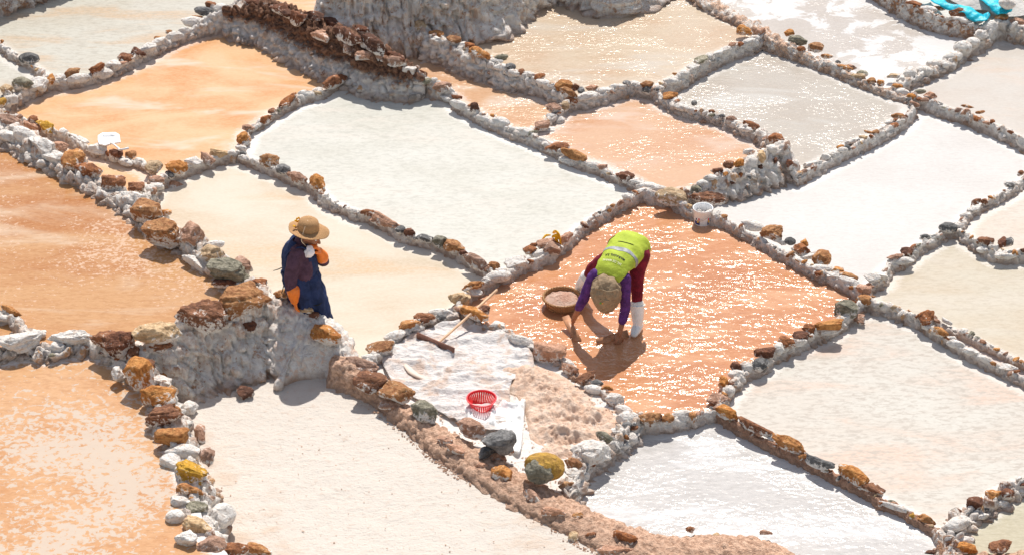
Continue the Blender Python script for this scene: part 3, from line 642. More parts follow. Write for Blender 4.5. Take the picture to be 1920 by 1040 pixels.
pond("L", 0.11, W_L, [F("KL"), F("LM"), F("WLa"), ("WP", (1263,370), 0), ("CT", None, (986,250)), Rv("JL")])
PONDS["L"]['poly'] = poly(.11, [F("KL"), F("LM"), F("WLa"), ("WP", (1263,370), 0), ("CT", len(E["CT"]['xy'])-1, (986,250)), Rv("JL")])
pond("M", 0.08, W_M, [F("KM"), ("KN", (1416,45), None), F("MP"), Rv("WLb"), Rv("LM")])
pond("N", 0.1, W_N, [F("KN"), F("NO"), Rv("NY"), (1500,-160), (1300,-160)])
pond("O", 0.06, W_O, [F("OP"), (2090,100), Rv("YO"), Rv("NO")])
pond("P", 0.0, W_P, [F("OP"), Rv("PQ"), Rv("PR"), ("WP", None, (1263,370)), Rv("WLa"), F("WLb"), Rv("MP")], "salt_crust_ground")
PONDS["P"]['poly'] = poly(0, [F("OP"), Rv("PQ"), Rv("PR"), ("WP", len(E["WP"]['xy'])-1, (1263,370)), Rv("WLa"), F("WLb"), Rv("MP")])
pond("Q", 0.0, W_Q, [F("PQ"), (2100,380), Rv("QR")])
pond("R", -0.02, W_R, [F("PR"), F("QR"), (2090,620), Rv("RR"), Rv("RS")])
pond("X", -0.01, W_X, [F("RR"), Rv("RF")], "ditch_water")
pond("S", -0.03, W_S, [F("RS"), F("RF"), (2090,800), Rv("SU"), Rv("ST"), Rv("WS")])
pond("T", -0.04, W_T, [F("WT"), F("IT"), ("PA", (1090,966), None), (1700,1160), Rv("TU"), Rv("ST")])
pond("U", -0.08, W_U, [F("SU"), (2090,1000), Rv("UB"), ("TU", (1772,1040), 0)])
pond("W", 0.0, W_W, [F("CW"), F("WP"), F("WS"), F("WT"), Rv("IW"), Rv("DW")])
pond("Z", 0.2, W_B, [F("AX"), (640,-160), (740,24), ("R1", (709,92), 0)])
pond("Y", 0.2, P_Y, [F("NY"), F("YO"), (2090,-60), (1900,-200), (1650,-120)], "stored_salt_ground")

def inside(P, poly_):
    poly_ = np.asarray(poly_)
    x, y = P[:, 0], P[:, 1]
    c = np.zeros(len(P), bool)
    j = len(poly_) - 1
    for i in range(len(poly_)):
        xi, yi = poly_[i]; xj, yj = poly_[j]
        m = ((yi > y) != (yj > y)) & (x < (xj - xi) * (y - yi) / (yj - yi + 1e-12) + xi)
        c ^= m; j = i
    return c

def pdist(P, poly_):
    poly_ = np.asarray(poly_)
    d = np.full(len(P), 1e9)
    for i in range(len(poly_)):
        a = poly_[i - 1]; b = poly_[i]
        ab = b - a
        t = np.clip(((P - a) @ ab) / (ab @ ab + 1e-12), 0, 1)
        d = np.minimum(d, np.hypot(*(P - a - t[:, None] * ab).T))
    return d

def build_pond(name):
    q = PONDS[name]
    pl = q['poly']
    A = np.asarray(pl)
    dry = q['mat'] in (P_H, P_I, P_Y)
    st = 0.035 if dry else 0.08
    gx, gy = np.meshgrid(np.arange(A[:, 0].min(), A[:, 0].max(), st), np.arange(A[:, 1].min(), A[:, 1].max(), st))
    G = np.stack([gx.ravel(), gy.ravel()], 1) + rng.uniform(-st * .2, st * .2, (gx.size, 2))
    G = G[inside(G, pl)]
    G = G[pdist(G, pl) > st * 0.5]
    n = len(pl)
    vv, ee, ff, *_ = delaunay_2d_cdt([Vector(p) for p in pl] + [Vector(p) for p in G.tolist()],
                                     [(i, (i + 1) % n) for i in range(n)], [], 1, 1e-5)
    V = np.array([(v.x, v.y) for v in vv])
    sh = pdist(V, pl)
    z = np.full(len(V), q['z'])
    if dry:
        P3 = np.c_[V, np.zeros(len(V))]
        z = z + 0.012 * fbm(P3 * 1.3, 3, 5) + 0.007 * fbm(P3 * 9, 3, 8)
    # the bed below: sides down to the hillside
    Pz = [(p[0], p[1], q['z'] - .002) for p in pl] + [(p[0], p[1], -.5) for p in pl]
    b0 = len(V); nf = len(ff)
    Fs = [tuple(f) for f in ff] + [(b0 + i, b0 + (i + 1) % n, b0 + n + (i + 1) % n, b0 + n + i) for i in range(n)]
    o = link_mesh(q['n'], np.r_[np.c_[V, z], np.array(Pz)], Fs, q['mat'], attrs={'shore': np.r_[sh, np.zeros(2 * n)]})
    o.data.materials.append(M_GROUND)
    for i in range(nf, nf + n): o.data.polygons[i].material_index = 1
    o['kind'] = 'structure'
    return o
# one earth sheet under it all, out to the horizon
k = NT("hillside_earth")
p_ = k.pos()
M_GROUND = k.out(k.mix(k.ramp(k.noise(p_, .8, 6, .65), .4, .65), (.62, .50, .42, 1), (.42, .27, .19, 1)), .9, k.bump(k.noise(p_, 9, 6, .7), .8, .08), .2)
for nme in PONDS: build_pond(nme)

gv = []; gf = []
for j in range(25):
    for i in range(25):
        x = ((i - 12) / 12); y = ((j - 12) / 12)
        gv.append((math.copysign(abs(x) ** 3 * 1500, x), math.copysign(abs(y) ** 3 * 1500, y), -.22))
for j in range(24):
    for i in range(24):
        a = j * 25 + i
        gf.append((a, a + 1, a + 26, a + 25))
link_mesh("ground", gv, gf, M_GROUND)['kind'] = 'structure'

# ------------------------------------------------------------------ build the banks
def resample(P, W, ds):
    """smooth the line and step along it"""
    P = np.asarray(P); n = len(P)
    pts = []; ws = []
    for i in range(n - 1):
        p0 = P[max(0, i - 1)]; p1 = P[i]; p2 = P[i + 1]; p3 = P[min(n - 1, i + 2)]
        m = max(2, int(np.linalg.norm(p2 - p1) / ds))
        for j in range(m):
            t = j / m
            pts.append(0.5 * ((2 * p1) + (-p0 + p2) * t + (2 * p0 - 5 * p1 + 4 * p2 - p3) * t * t + (-p0 + 3 * p1 - 3 * p2 + p3) * t ** 3))
            ws.append(W[i] * (1 - t) + W[i + 1] * t)
    pts.append(P[-1]); ws.append(W[-1])
    return np.array(pts), np.array(ws)

def water_at(x, y, default):
    P = np.array([[x, y]])
    for q in PONDS.values():
        if inside(P, q['poly'])[0]: return q['z']
    return default

def build_edge(name, e, seed):
    ds = 0.017 if e['drape'] < .5 else 0.016
    C, Wd = resample([tuple(p) for p in e['P']], e['w'], ds)
    n = len(C)
    T = np.gradient(C[:, :2], axis=0)
    for _ in range(3):
        T[1:-1] = (T[:-2] + T[1:-1] * 2 + T[2:]) / 4
    T /= np.linalg.norm(T, axis=1)[:, None] + 1e-9
    Nn = np.stack([-T[:, 1], T[:, 0]], 1)            # left of travel
    ss = np.r_[0, np.cumsum(np.linalg.norm(np.diff(C, axis=0), axis=1))]
    # water level on either side
    wl = np.zeros((2, n))
    for side in (0, 1):
        sg = 1 if side == 0 else -1
        for i in range(0, n, 12):
            p = C[i, :2] + Nn[i] * sg * (Wd[i] + .12)
            wl[side, i:i + 12] = water_at(p[0], p[1], e['zb'])
    rows = []
    H = C[:, 2] - (np.minimum(wl[0], wl[1]) - .10)
    hmax = H.max()
    nside = max(6, int(hmax / 0.017)) if e['drape'] < .5 else max(12, int(hmax / .016))
    ntop = 6 + int(Wd.max() / .015)
    prof = []                                           # (side, u) u 0..1 top, 1..2 side
    for a in np.linspace(0, 1, nside, endpoint=False): prof.append((1, 2 - a))
    for a in np.linspace(-1, 1, ntop): prof.append((1 if a < 0 else -1, abs(a)) if a != 0 else (1, 0.0))
    for a in np.linspace(0, 1, nside + 1)[1:]: prof.append((-1, 1 + a))
    # prof goes from the left foot over the crest to the right foot
    V = []; side_of = []; vert = []
    for (sgn, u) in prof:
        k_ = 0 if sgn > 0 else 1
        Hs = C[:, 2] - (wl[k_] - .09)
        if u <= 1:
            off = Wd * (u * .92)
            z = C[:, 2] - 0.05 * np.minimum(1, Wd / .06) * u ** 2.4 * np.minimum(1, Hs / .2)
        else:
            a = u - 1
            z0 = C[:, 2] - 0.05 * np.minimum(1, Wd / .06) * np.minimum(1, Hs / .2)
            z = z0 * (1 - a) + (wl[k_] - .09) * a
            off = Wd * (.92 + .12 * min(1, a * 3)) + (e['batter'] * Hs * (a ** 1.3) if name != 'LG' else (.05 * Hs if sgn > 0 else (.15 + .95 * np.clip(ss / .45, 0, 1) * np.clip((ss[-1] - ss) / .3, .3, 1)) * Hs * min(1, a / .6)))
        V.append(np.c_[C[:, :2] + Nn * (sgn * off)[:, None], z])
        side_of.append(np.full(n, sgn)); vert.append(np.full(n, max(0, u - 1)))
    V = np.array(V); sd_ = np.array(side_of); vt = np.array(vert)
    m = len(prof)
    flat = V.reshape(-1, 3)
    S_ = np.tile(ss, m)
    Nf = np.tile(Nn, (m, 1)); Wf = np.tile(Wd, m)
    cs = 9.0 if e['drape'] > .5 or name in ("EL", "EG", "GH", "LG", "PA", "UB") else 13.0
    wp = flat * np.array([cs, cs, cs * .85]) + seed * 3.1
    wp = wp + .35 * np.c_[fbm(wp * .9, 2, 1), fbm(wp * .9 + 9, 2, 2), fbm(wp * .9 + 5, 2, 3)]
    d1, d2, cid = worley_cell(wp, seed)
    gap = d2 - d1
    pill = np.clip(gap * 2.2, 0, 1) ** .7 * (.55 + .7 * cid)
    e1, e2 = worley(flat * 21 + seed, seed + 9)
    f1 = fbm(flat * 5.0 + seed * 7, 3, seed)
    f2 = fbm(flat * 32 + seed * 2, 3, seed + 3)
    rg = e['rough']
    amp = np.clip(Wf * .8, .02, .06) * e['lump'] * rg
    topw = 1 - vt.reshape(-1) * .5
    push = amp * (pill * 1.35 - .72) * (.55 if e['drape'] > .5 else 1) + amp * .35 * f1 + .020 * rg * f2 + .022 * (1 - np.clip(e1, 0, 1)) - .008
    sgnv = sd_.reshape(-1)
    push = push + .022 * fbm(flat * 12 + 9, 2, seed + 8) * vt.reshape(-1) * rg
    vtf = vt.reshape(-1)
    outw = np.where(vtf > 0, 1.0, .35)
    flat2 = flat.copy()
    flat2[:, :2] += Nf * (sgnv * push * outw)[:, None]
    flat2[:, 2] += push * np.where(vtf > 0, .45, 1.0) * topw
    # wander of the crest line
    wob = fbm(np.c_[S_ * 3, np.zeros_like(S_), np.zeros_like(S_)] + seed, 3, seed + 5)
    flat2[:, 2] += .022 * wob * rg * (1 - np.clip(vtf, 0, 1))
    if e['drape'] > 0:
        # salt runs down the face in ribs and icicles
        q = np.c_[S_ * 15, flat[:, 2] * 2.2 + 3 * fbm(np.c_[S_ * 4, flat[:, 2] * 3, S_ * 0], 2, 4), np.full(len(S_), float(seed))]
        r = 1 - np.abs(fbm(q, 3, seed + 11)) * 2.6
        q2 = np.c_[S_ * 42, flat[:, 2] * 5, np.full(len(S_), float(seed))]
        r2 = fbm(q2, 2, seed + 21)
        bulge = fbm(np.c_[S_ * 3.2, flat[:, 2] * 4.5, S_ * 0 + seed], 3, seed + 31)
        dd = e['drape'] ** .5 * (.060 * np.clip(r, -1, 1) + .026 * r2 + .075 * bulge) * np.clip(vtf * 4, 0, 1) * np.clip((1.05 - vtf) * 6, .25, 1)
        flat2[:, :2] += Nf * (sgnv * dd)[:, None]
    hw = np.where(sgnv > 0, flat2[:, 2] - np.tile(wl[0], m), flat2[:, 2] - np.tile(wl[1], m))
    # close the ends by drawing them in
    faces = []
    for j in range(m - 1):
        b0 = j * n; b1 = (j + 1) * n
        for i in range(n - 1):
            faces.append((b0 + i, b1 + i, b1 + i + 1, b0 + i + 1))
    for end in (0, n - 1):
        cc = C[end]; base = len(flat2)
        dirn = -T[0] if end == 0 else T[-1]
        ring = [j * n + end for j in range(m)]
        ext = flat2[ring].copy()
        mid = C[end, :2]
        rr = np.linalg.norm(ext[:, :2] - mid, axis=1)
        wv = Wd[end]
        cap = ext.copy()
        cap[:, :2] = mid + (ext[:, :2] - mid) * .55 + dirn * wv * .8
        cap[:, 2] -= .01
        cap2 = ext.copy()
        cap2[:, :2] = mid + (ext[:, :2] - mid) * .06 + dirn * wv * 1.1
        cap2[:, 2] = ext[:, 2] - .05
        flat2 = np.r_[flat2, cap, cap2]; hw = np.r_[hw, hw[ring], hw[ring]]; cid = np.r_[cid, cid[ring], cid[ring]]; gap = np.r_[gap, gap[ring], gap[ring]]
        for j in range(m - 1):
            a, b = ring[j], ring[j + 1]; c, d = base + j, base + j + 1; g, h2 = base + m + j, base + m + j + 1
            if end == 0:
                faces.append((a, c, d, b)); faces.append((c, g, h2, d))
            else:
                faces.append((a, b, d, c)); faces.append((c, d, h2, g))
    return flat2, faces, hw, cid, gap

# stone shapes: a few dozen, shared by all stones ---------------------
def ico(sub):
    bm = bmesh.new()
    bmesh.ops.create_icosphere(bm, subdivisions=sub, radius=1)
    V = np.array([v.co[:] for v in bm.verts]); Fc = [tuple(v.index for v in f.verts) for f in bm.faces]
    bm.free()
    return V, Fc
ICO = {2: ico(2), 3: ico(3), 4: ico(4), 5: ico(5)}

def stone_mesh(kind, seed, sub):
    V, Fc = ICO[sub]
    V = V.copy()
    r = np.random.default_rng(seed)
    ncut = {'a': 13, 'r': 5, 'l': 11}[kind]
    if kind == 'l':   # slab: squarer plan, flat top
        V = np.sign(V) * np.abs(V) ** .72
        V /= np.abs(V).max()
    elif kind == 'a':
        V = np.sign(V) * np.abs(V) ** .85
    for i in range(ncut):
        nrm = r.normal(size=3); nrm /= np.linalg.norm(nrm)
        d = r.uniform(.58, .88) if kind != 'r' else r.uniform(.75, .95)
        over = np.maximum(V @ nrm - d, 0)
        V -= np.outer(over * .94, nrm)
    if kind != 'r':   # broken strata
        ax = np.array([r.normal() * .3, r.normal() * .3, 1]); ax /= np.linalg.norm(ax)
        hgt = V @ ax + .15 * fbm(V * 1.2 + seed, 2, seed)
        st = vnoise(np.c_[hgt * 7.5, np.zeros(len(V)), np.full(len(V), seed)], seed)
        hor = V - np.outer(V @ ax, ax)
        V = V + hor * (st * (.11 if kind == 'l' else .06))[:, None]
    n = V / (np.linalg.norm(V, axis=1)[:, None] + 1e-9)
    a1, a2 = worley(V * 1.7 + seed * 5, seed)
    am = .16 if kind != 'r' else .05
    V = V + n * ((am * (a2 - a1 - .35)) + (.10 if kind != 'r' else .07) * fbm(V * 2.2 + seed, 3, seed) + (.055 if kind != 'r' else .02) * fbm(V * 8 + seed, 3, seed + 2))[:, None]
    lo, hi = V.min(0), V.max(0)
    V = (V - (lo + hi) / 2) / ((hi - lo) / 2)
    me = bpy.data.meshes.new("stone")
    me.from_pydata([tuple(v) for v in V], [], Fc)
    me.polygons.foreach_set('use_smooth', [True] * len(me.polygons))
    me.materials.append(SM['o'])
    me.update()
    return me
VAR = {}
for kd in 'arl':
    for sb in (3, 4):
        VAR[kd, sb] = [stone_mesh(kd, 100 * ord(kd) + 10 * sb + i, sb) for i in range(7 if kd != 'l' else 6)]
    VAR[kd, 5] = [stone_mesh(kd, 900 + ord(kd) + i, 5) for i in range(4)]

SRNG = random.Random(11)
FILL = {}
def put_stone(parent, X, Y, wpx, hpx, ang, code, z, name="stone", kind=None, sink=.12, flat=None, rz=None, bvh=None, below=0):
    p0 = at(X, Y, z)
    m_ = mpp(p0)
    hw, hh = wpx * m_ / 2, hpx * m_ / 2
    sp, cp = math.sin(PITCH), math.cos(PITCH)
    a = math.radians(ang)
    gx, gy = math.cos(a), -math.sin(a) / sp * .8
    L = math.hypot(gx, gy)
    long_ = hw * min(L, 1.35)
    yaw = math.atan2(gy, gx)
    vz = hh * (.95 if flat is None else flat)
    dep = math.sqrt(max(.2 * hh * hh, (hh * hh - (vz * cp) ** 2) / sp ** 2)) if True else hh
    if abs(ang) > 20: dep = min(dep, hh * .8)
    ctr = at(X, Y, z + vz * (.35 if max(wpx, hpx) < 55 else .75))
    big = max(wpx, hpx)
    if bvh is not None:
        r_ = ray(X, Y).normalized()
        hit, nrm, ii, dist = bvh.ray_cast(CAMP, r_)
        if below > 900: hit = None
        if hit is not None and hit.z < z + .03:
            back = vz * ((.1 if wpx > 2.2 * hpx and big > 40 else .75 if big > 55 else .30 if code != 'w' else -.05) if nrm.z > .5 else (.5 if big > 55 else .0))
            cand = hit - r_ * back
            if cand.z < ctr.z: ctr = cand
        elif (hit is None and below > 12) or below > 900:
            g_ = at(X, Y, 0)
            zw = water_at(g_.x, g_.y, 0)
            ctr = at(X, Y, zw + vz * .35)
    big = max(wpx, hpx)
    sb = 5 if big > 70 else 4 if big > 26 else 3
    kd = kind or ('r' if code in 'wW' and SRNG.random() < .4 else SRNG.choice('aal') if code not in 'gGkK' or big > 45 else SRNG.choice('ar'))
    me = SRNG.choice(VAR[kd, sb])
    o = bpy.data.objects.new(name, me)
    COL.objects.link(o)
    o.location = ctr
    o.rotation_euler = (SRNG.uniform(-.12, .12), SRNG.uniform(-.12, .12), yaw + (rz if rz is not None else 0) + SRNG.choice((0, math.pi)))
    o.scale = (long_, dep, vz)
    mt = SM['w'] if code == 'W' else SM[code]
    o.material_slots[0].link = 'OBJECT'
    o.material_slots[0].material = mt
    if parent: o.parent = parent
    return o

for si, (nme, e) in enumerate(E.items()):
    V, Fc, hw, cid, gap = build_edge(nme, e, 20 + si)
    o = link_mesh(e['oname'], V, Fc, e['mat'], attrs={'hw': hw, 'cell': cid, 'gap': gap})
    tag(o, e['label'], e['cat'], "salt banks between the ponds" if e['oname'] == "salt_dyke" else None)
    e['obj'] = o
    bv = BVHTree.FromPolygons([Vector(v) for v in V.tolist()], Fc) if e['stones'] else None
    for (X, Y, w, h, a, c, z, d, wd) in e['stones']:
        small = c in 'w'
        put_stone(o, X, Y, w * 1.08, h * (1.12 if not small else .92), a, c, z - (.02 if small else .0), bvh=bv, below=1000 if d > 45 and nme not in ('EL', 'TW1', 'PA', 'EH', 'LG') else wd)

    # the smaller stones cemented into the bank between the large ones
    if nme in THIN or nme in ("GH", "EG", "JL", "IT", "SU", "KL"):
        L = 0; nxt = .05
        frg = random.Random(nme)
        Pp = e['P']
        for i in range(len(Pp) - 1):
            a_, b_ = Pp[i], Pp[i + 1]
            L2 = (b_ - a_).length
            while nxt < L + L2:
                t = (nxt - L) / L2
                nxt += frg.uniform(.05, .13)
                q = a_.lerp(b_, t)
                xy = (e['xy'][i][0] * (1 - t) + e['xy'][i + 1][0] * t, e['xy'][i][1] * (1 - t) + e['xy'][i + 1][1] * t)
                if not (-20 < xy[0] < 1940 and -20 < xy[1] < 1060): continue
                m_ = mpp(q)
                ww = e['w'][i]
                j = frg.uniform(-1, 1.5)
                X = xy[0] + frg.uniform(-4, 4); Y = xy[1] + j * ww / m_ * .75
                if any(abs(X - st[0]) < st[2] * .42 and abs(Y - st[1]) < st[3] * .42 for st in e['stones']): continue
                w_ = frg.choice((9, 11, 13, 16, 20)) * frg.uniform(.8, 1.15)
                c_ = frg.choice('wwwwwrrpppootbgk')
                put_stone(o, X, Y, w_, w_ * frg.uniform(.5, .8), frg.uniform(-40, 40), c_, q.z, bvh=bv or BVHTree.FromPolygons([Vector(v) for v in V.tolist()], Fc))
            L += L2
# ------------------------------------------------------------------ plain materials
def simple(name, col, rough=.7, spec=.3, bs=0, bd=.004, var=.0, scale=30, metal=0, sss=0):
    k = NT(name)
    p = k.pos()
    n = k.noise(p, scale, 4, .6)
    col = tuple(min(.95, v * 1.28) for v in col[:3]) + (1,)
    c = col
    if var:
        c = k.mix(k.ramp(n, .35, .65), tuple(v * (1 - var) for v in col[:3]) + (1,), tuple(min(1, v * (1 + var)) for v in col[:3]) + (1,))
    b = k.bump(k.noise(p, bs, 4, .6), .8, bd) if bs else None
    k.b.inputs['Metallic'].default_value = metal
    if sss: k.b.inputs['Subsurface Weight'].default_value = sss
    return k.out(c, rough, b, spec)

def weave(name, c1, c2, sc=120):
    k = NT(name)
    tc = k.n("ShaderNodeTexCoord")
    w1 = k.n("ShaderNodeTexWave"); w1.bands_direction = 'DIAGONAL'; w1.inputs['Scale'].default_value = sc; w1.inputs['Distortion'].default_value = 1.5
    k.l(tc.outputs['Object'], w1.inputs['Vector'])
    w2 = k.n("ShaderNodeTexWave"); w2.bands_direction = 'X'; w2.inputs['Scale'].default_value = sc * .7; w2.inputs['Distortion'].default_value = 2
    k.l(tc.outputs['Object'], w2.inputs['Vector'])
    f = k.math('MULTIPLY', w1.outputs['Fac'], w2.outputs['Fac'])
    n = k.noise(k.pos(), 60, 3)
    f = k.math('ADD', k.math('MULTIPLY', f, .7), k.math('MULTIPLY', n, .4))
    return k.out(k.mix(k.ramp(f, .2, .7), c1, c2), .8, k.bump(f, .9, .004), .2)

M_SKIN = simple("skin_brown", (.30, .135, .075, 1), .5, .4, 0, 0, .12, 25, sss=.05)
M_NAVY = simple("navy_cloth", (.020, .032, .085, 1), .85, .2, 40, .006, .3, 12)
M_PLUM = simple("plum_sweater", (.075, .04, .062, 1), .9, .15, 60, .005, .2, 18)
M_ORANGE = simple("orange_rubber", (.95, .17, .015, 1), .42, .5, 30, .003, .12, 20)
M_PURPLE = simple("purple_sweater", (.085, .03, .15, 1), .85, .2, 60, .005, .25, 20)
M_MAROON = simple("maroon_leggings", (.15, .010, .024, 1), .8, .25, 40, .004, .25, 14)
M_BOOT = simple("white_rubber_boot", (.80, .77, .70, 1), .4, .5, 12, .004, .1, 12)
M_LIME = simple("lime_hi_vis", (.34, .42, .04, 1), .75, .3, 26, .010, .06, 10)
M_SILVER = simple("reflective_silver", (.24, .25, .27, 1), .5, .5, 60, .002, .2, 30)
M_BLACK = simple("black_print", (.012, .014, .012, 1), .7)
M_PALE = simple("pale_print", (.75, .80, .45, 1), .7)
M_KHAKI = simple("khaki_cloth", (.25, .18, .115, 1), .85, .15, 30, .008, .15, 18)
M_STRAW = weave("straw_plait", (.40, .21, .09, 1), (.72, .46, .24, 1), 46)
M_WICKER = weave("wicker", (.25, .12, .05, 1), (.70, .42, .21, 1), 30)
M_HAIR = simple("dark_hair", (.012, .009, .008, 1), .5)
M_TISSUE = simple("white_tissue", (.75, .70, .72, 1), .8, .2, 40, .006)
M_WHITEP = simple("white_plastic", (.78, .77, .74, 1), .35, .5)
M_RED = simple("red_plastic", (.80, .02, .03, 1), .35, .5, sss=.15)
M_REDL = simple("red_plastic_rim", (.85, .08, .09, 1), .3, .6)
M_WOOD = simple("pale_wood_pole", (.62, .40, .25, 1), .6, .3, 30, .003, .15, 8)
M_WOODD = simple("wet_dark_wood", (.20, .095, .065, 1), .6, .35, 24, .006, .25, 14)
M_WOODM = simple("wet_orange_wood", (.42, .20, .10, 1), .4, .5, 24, .005, .2, 14)
def sheet_mat():
    k = NT("stained_white_sheet")
    p = k.pos()
    n1 = k.noise(p, 3.2, 6, .65, .8); n2 = k.noise(k.pos((1, 2, 1), .5), 16, 5, .7, .5)
    col = k.mix(k.ramp(n1, .46, .62), lin(250, 244, 240, 1.12), lin(244, 218, 200, 1.05))
    col = k.mix(k.ramp(n2, .55, .70, 0, .5), col, lin(226, 190, 168, .95))
    b = k.bump(n2, .9, .03); b = k.bump(k.noise(p, 50, 4, .7), .8, .01, b)
    return k.out(col, .7, b, .3)
M_SHEET = sheet_mat()
M_CLOTHW = simple("white_woven_tarp", (.78, .75, .72, 1), .55, .4, 22, .012, .05, 12)
M_CYAN = simple("turquoise_tarp", (.0, .40, .52, 1), .45, .4, 30, .008, .2, 20)
M_YCLOTH = simple("orange_yellow_cloth", (.88, .36, .01, 1), .6, .3, 40, .006, .2, 30)
M_NAVYP = simple("navy_print", (.03, .03, .16, 1), .5)
M_REDP = simple("red_print", (.65, .03, .03, 1), .5)
M_YELP = simple("yellow_print", (.75, .45, .03, 1), .5)
M_WIRE = simple("steel_wire", (.5, .42, .33, 1), .4, .5, metal=.6)
def granular(name, c1, c2, c3):
    k = NT(name)
    p = k.pos()
    n1 = k.noise(p, 9, 5, .65); n2 = k.noise(p, 70, 4, .7)
    c = k.mix(k.ramp(n1, .38, .62), c1, c2)
    c = k.mix(k.ramp(n2, .5, .7, 0, .5), c, c3)
    b = k.bump(n1, .5, .03); b = k.bump(n2, 1, .02, b)
    return k.out(c, .7, b, .4)
M_HEAP = granular("pink_salt_grains", lin(255,228,206,1.2), lin(250,212,184,1.15), lin(232,180,148,1.05))

# ------------------------------------------------------------------ mesh makers
def catmull(P, n):
    P = [np.asarray(p, float) for p in P]
    out = []
    for i in range(len(P) - 1):
        p0 = P[max(0, i - 1)]; p1 = P[i]; p2 = P[i + 1]; p3 = P[min(len(P) - 1, i + 2)]
        for j in range(n):
            t = j / n
            out.append(.5 * ((2 * p1) + (-p0 + p2) * t + (2 * p0 - 5 * p1 + 4 * p2 - p3) * t * t + (-p0 + 3 * p1 - 3 * p2 + p3) * t ** 3))
    out.append(P[-1])
    return out

def tube(P, R, seg=16, sub=5, squash=None, cap=True, up=(0, 0, 1)):
    """smooth tube through P; R radius or (ra, rb): ra across, rb along the 'up' side"""
    Q = [list(p) + (list(r) if hasattr(r, '__len__') else [r, r]) for p, r in zip(P, R)]
    C = catmull(Q, sub)
    V = []; Fc = []
    n = len(C)
    pts = np.array([c[:3] for c in C]); rr = np.array([c[3:5] for c in C])
    if cap:   # round the ends
        a = []; b = []
        for end in (0, 1):
            i = 0 if end == 0 else n - 1
            d = pts[0] - pts[1] if end == 0 else pts[-1] - pts[-2]
            d = d / (np.linalg.norm(d) + 1e-9)
            ex = []
            for t in (.45, .8, .97):
                ex.append((pts[i] + d * rr[i].mean() * t, rr[i] * math.sqrt(1 - t * t)))
            if end == 0: a = ex[::-1]
            else: b = ex
        pts = np.array([e[0] for e in a] + list(pts) + [e[0] for e in b]); rr = np.array([e[1] for e in a] + list(rr) + [e[1] for e in b])
        n = len(pts)
    prev = None
    for i in range(n):
        d = pts[min(n - 1, i + 1)] - pts[max(0, i - 1)]
        d = d / (np.linalg.norm(d) + 1e-9)
        if prev is None:
            u = np.array(up, float)
            if abs(u @ d) > .95: u = np.array((1., 0, 0)) if abs(d[0]) < .9 else np.array((0, 1., 0))
        else: u = prev
        u = u - d * (u @ d); u /= np.linalg.norm(u)
        prev = u
        w = np.cross(d, u)
        for k_ in range(seg):
            a_ = 2 * math.pi * k_ / seg
            V.append(pts[i] + w * math.cos(a_) * rr[i][0] + u * math.sin(a_) * rr[i][1])
    for i in range(n - 1):
        for k_ in range(seg):
            a_ = i * seg + k_; b_ = i * seg + (k_ + 1) % seg
            Fc.append((a_, b_, b_ + seg, a_ + seg))
    Fc.append(tuple(range(seg))[::-1]); Fc.append(tuple((n - 1) * seg + k_ for k_ in range(seg)))
    return V, Fc

def blob(c, r, rot=None, sub=3):
    V, Fc = ICO[sub]
    W = V * np.array(r)
    if rot is not None: W = W @ np.array(Euler(rot).to_matrix()).T
    return list(W + np.array(c)), Fc

def join(parts):
    V = []; Fc = []
    for v, f in parts:
        b = len(V); V += [tuple(p) for p in v]; Fc += [tuple(i + b for i in q) for q in f]
    return V, Fc

def fuse(name, parts, mat, parent, voxel=.008, smooth=2, noise=0.0, nscale=20):
    """melt closed pieces into one continuous skin"""
    V, Fc = join(parts)
    o = link_mesh(name, V, Fc, mat, None)
    m = o.modifiers.new("r", 'REMESH'); m.mode = 'VOXEL'; m.voxel_size = voxel; m.use_smooth_shade = True
    if smooth:
        m2 = o.modifiers.new("s", 'SMOOTH'); m2.iterations = smooth; m2.factor = .5
    dg = bpy.context.evaluated_depsgraph_get()
    me = bpy.data.meshes.new_from_object(o.evaluated_get(dg))
    o.modifiers.clear()
    old = o.data
    o.data = me
    bpy.data.meshes.remove(old)
    if noise:
        co = np.empty(len(me.vertices) * 3); me.vertices.foreach_get('co', co); co = co.reshape(-1, 3)
        no = np.empty(len(me.vertices) * 3); me.vertices.foreach_get('normal', no); no = no.reshape(-1, 3)
        co += no * (fbm(co * nscale, 3, 3) * noise)[:, None]
        me.vertices.foreach_set('co', co.ravel())
    me.polygons.foreach_set('use_smooth', [True] * len(me.polygons))
    if not me.materials: me.materials.append(mat)
    me.update()
    o.parent = parent
    return o

def part(name, vf, mat, parent, smooth=True):
    return link_mesh(name, vf[0], vf[1], mat, parent, smooth)

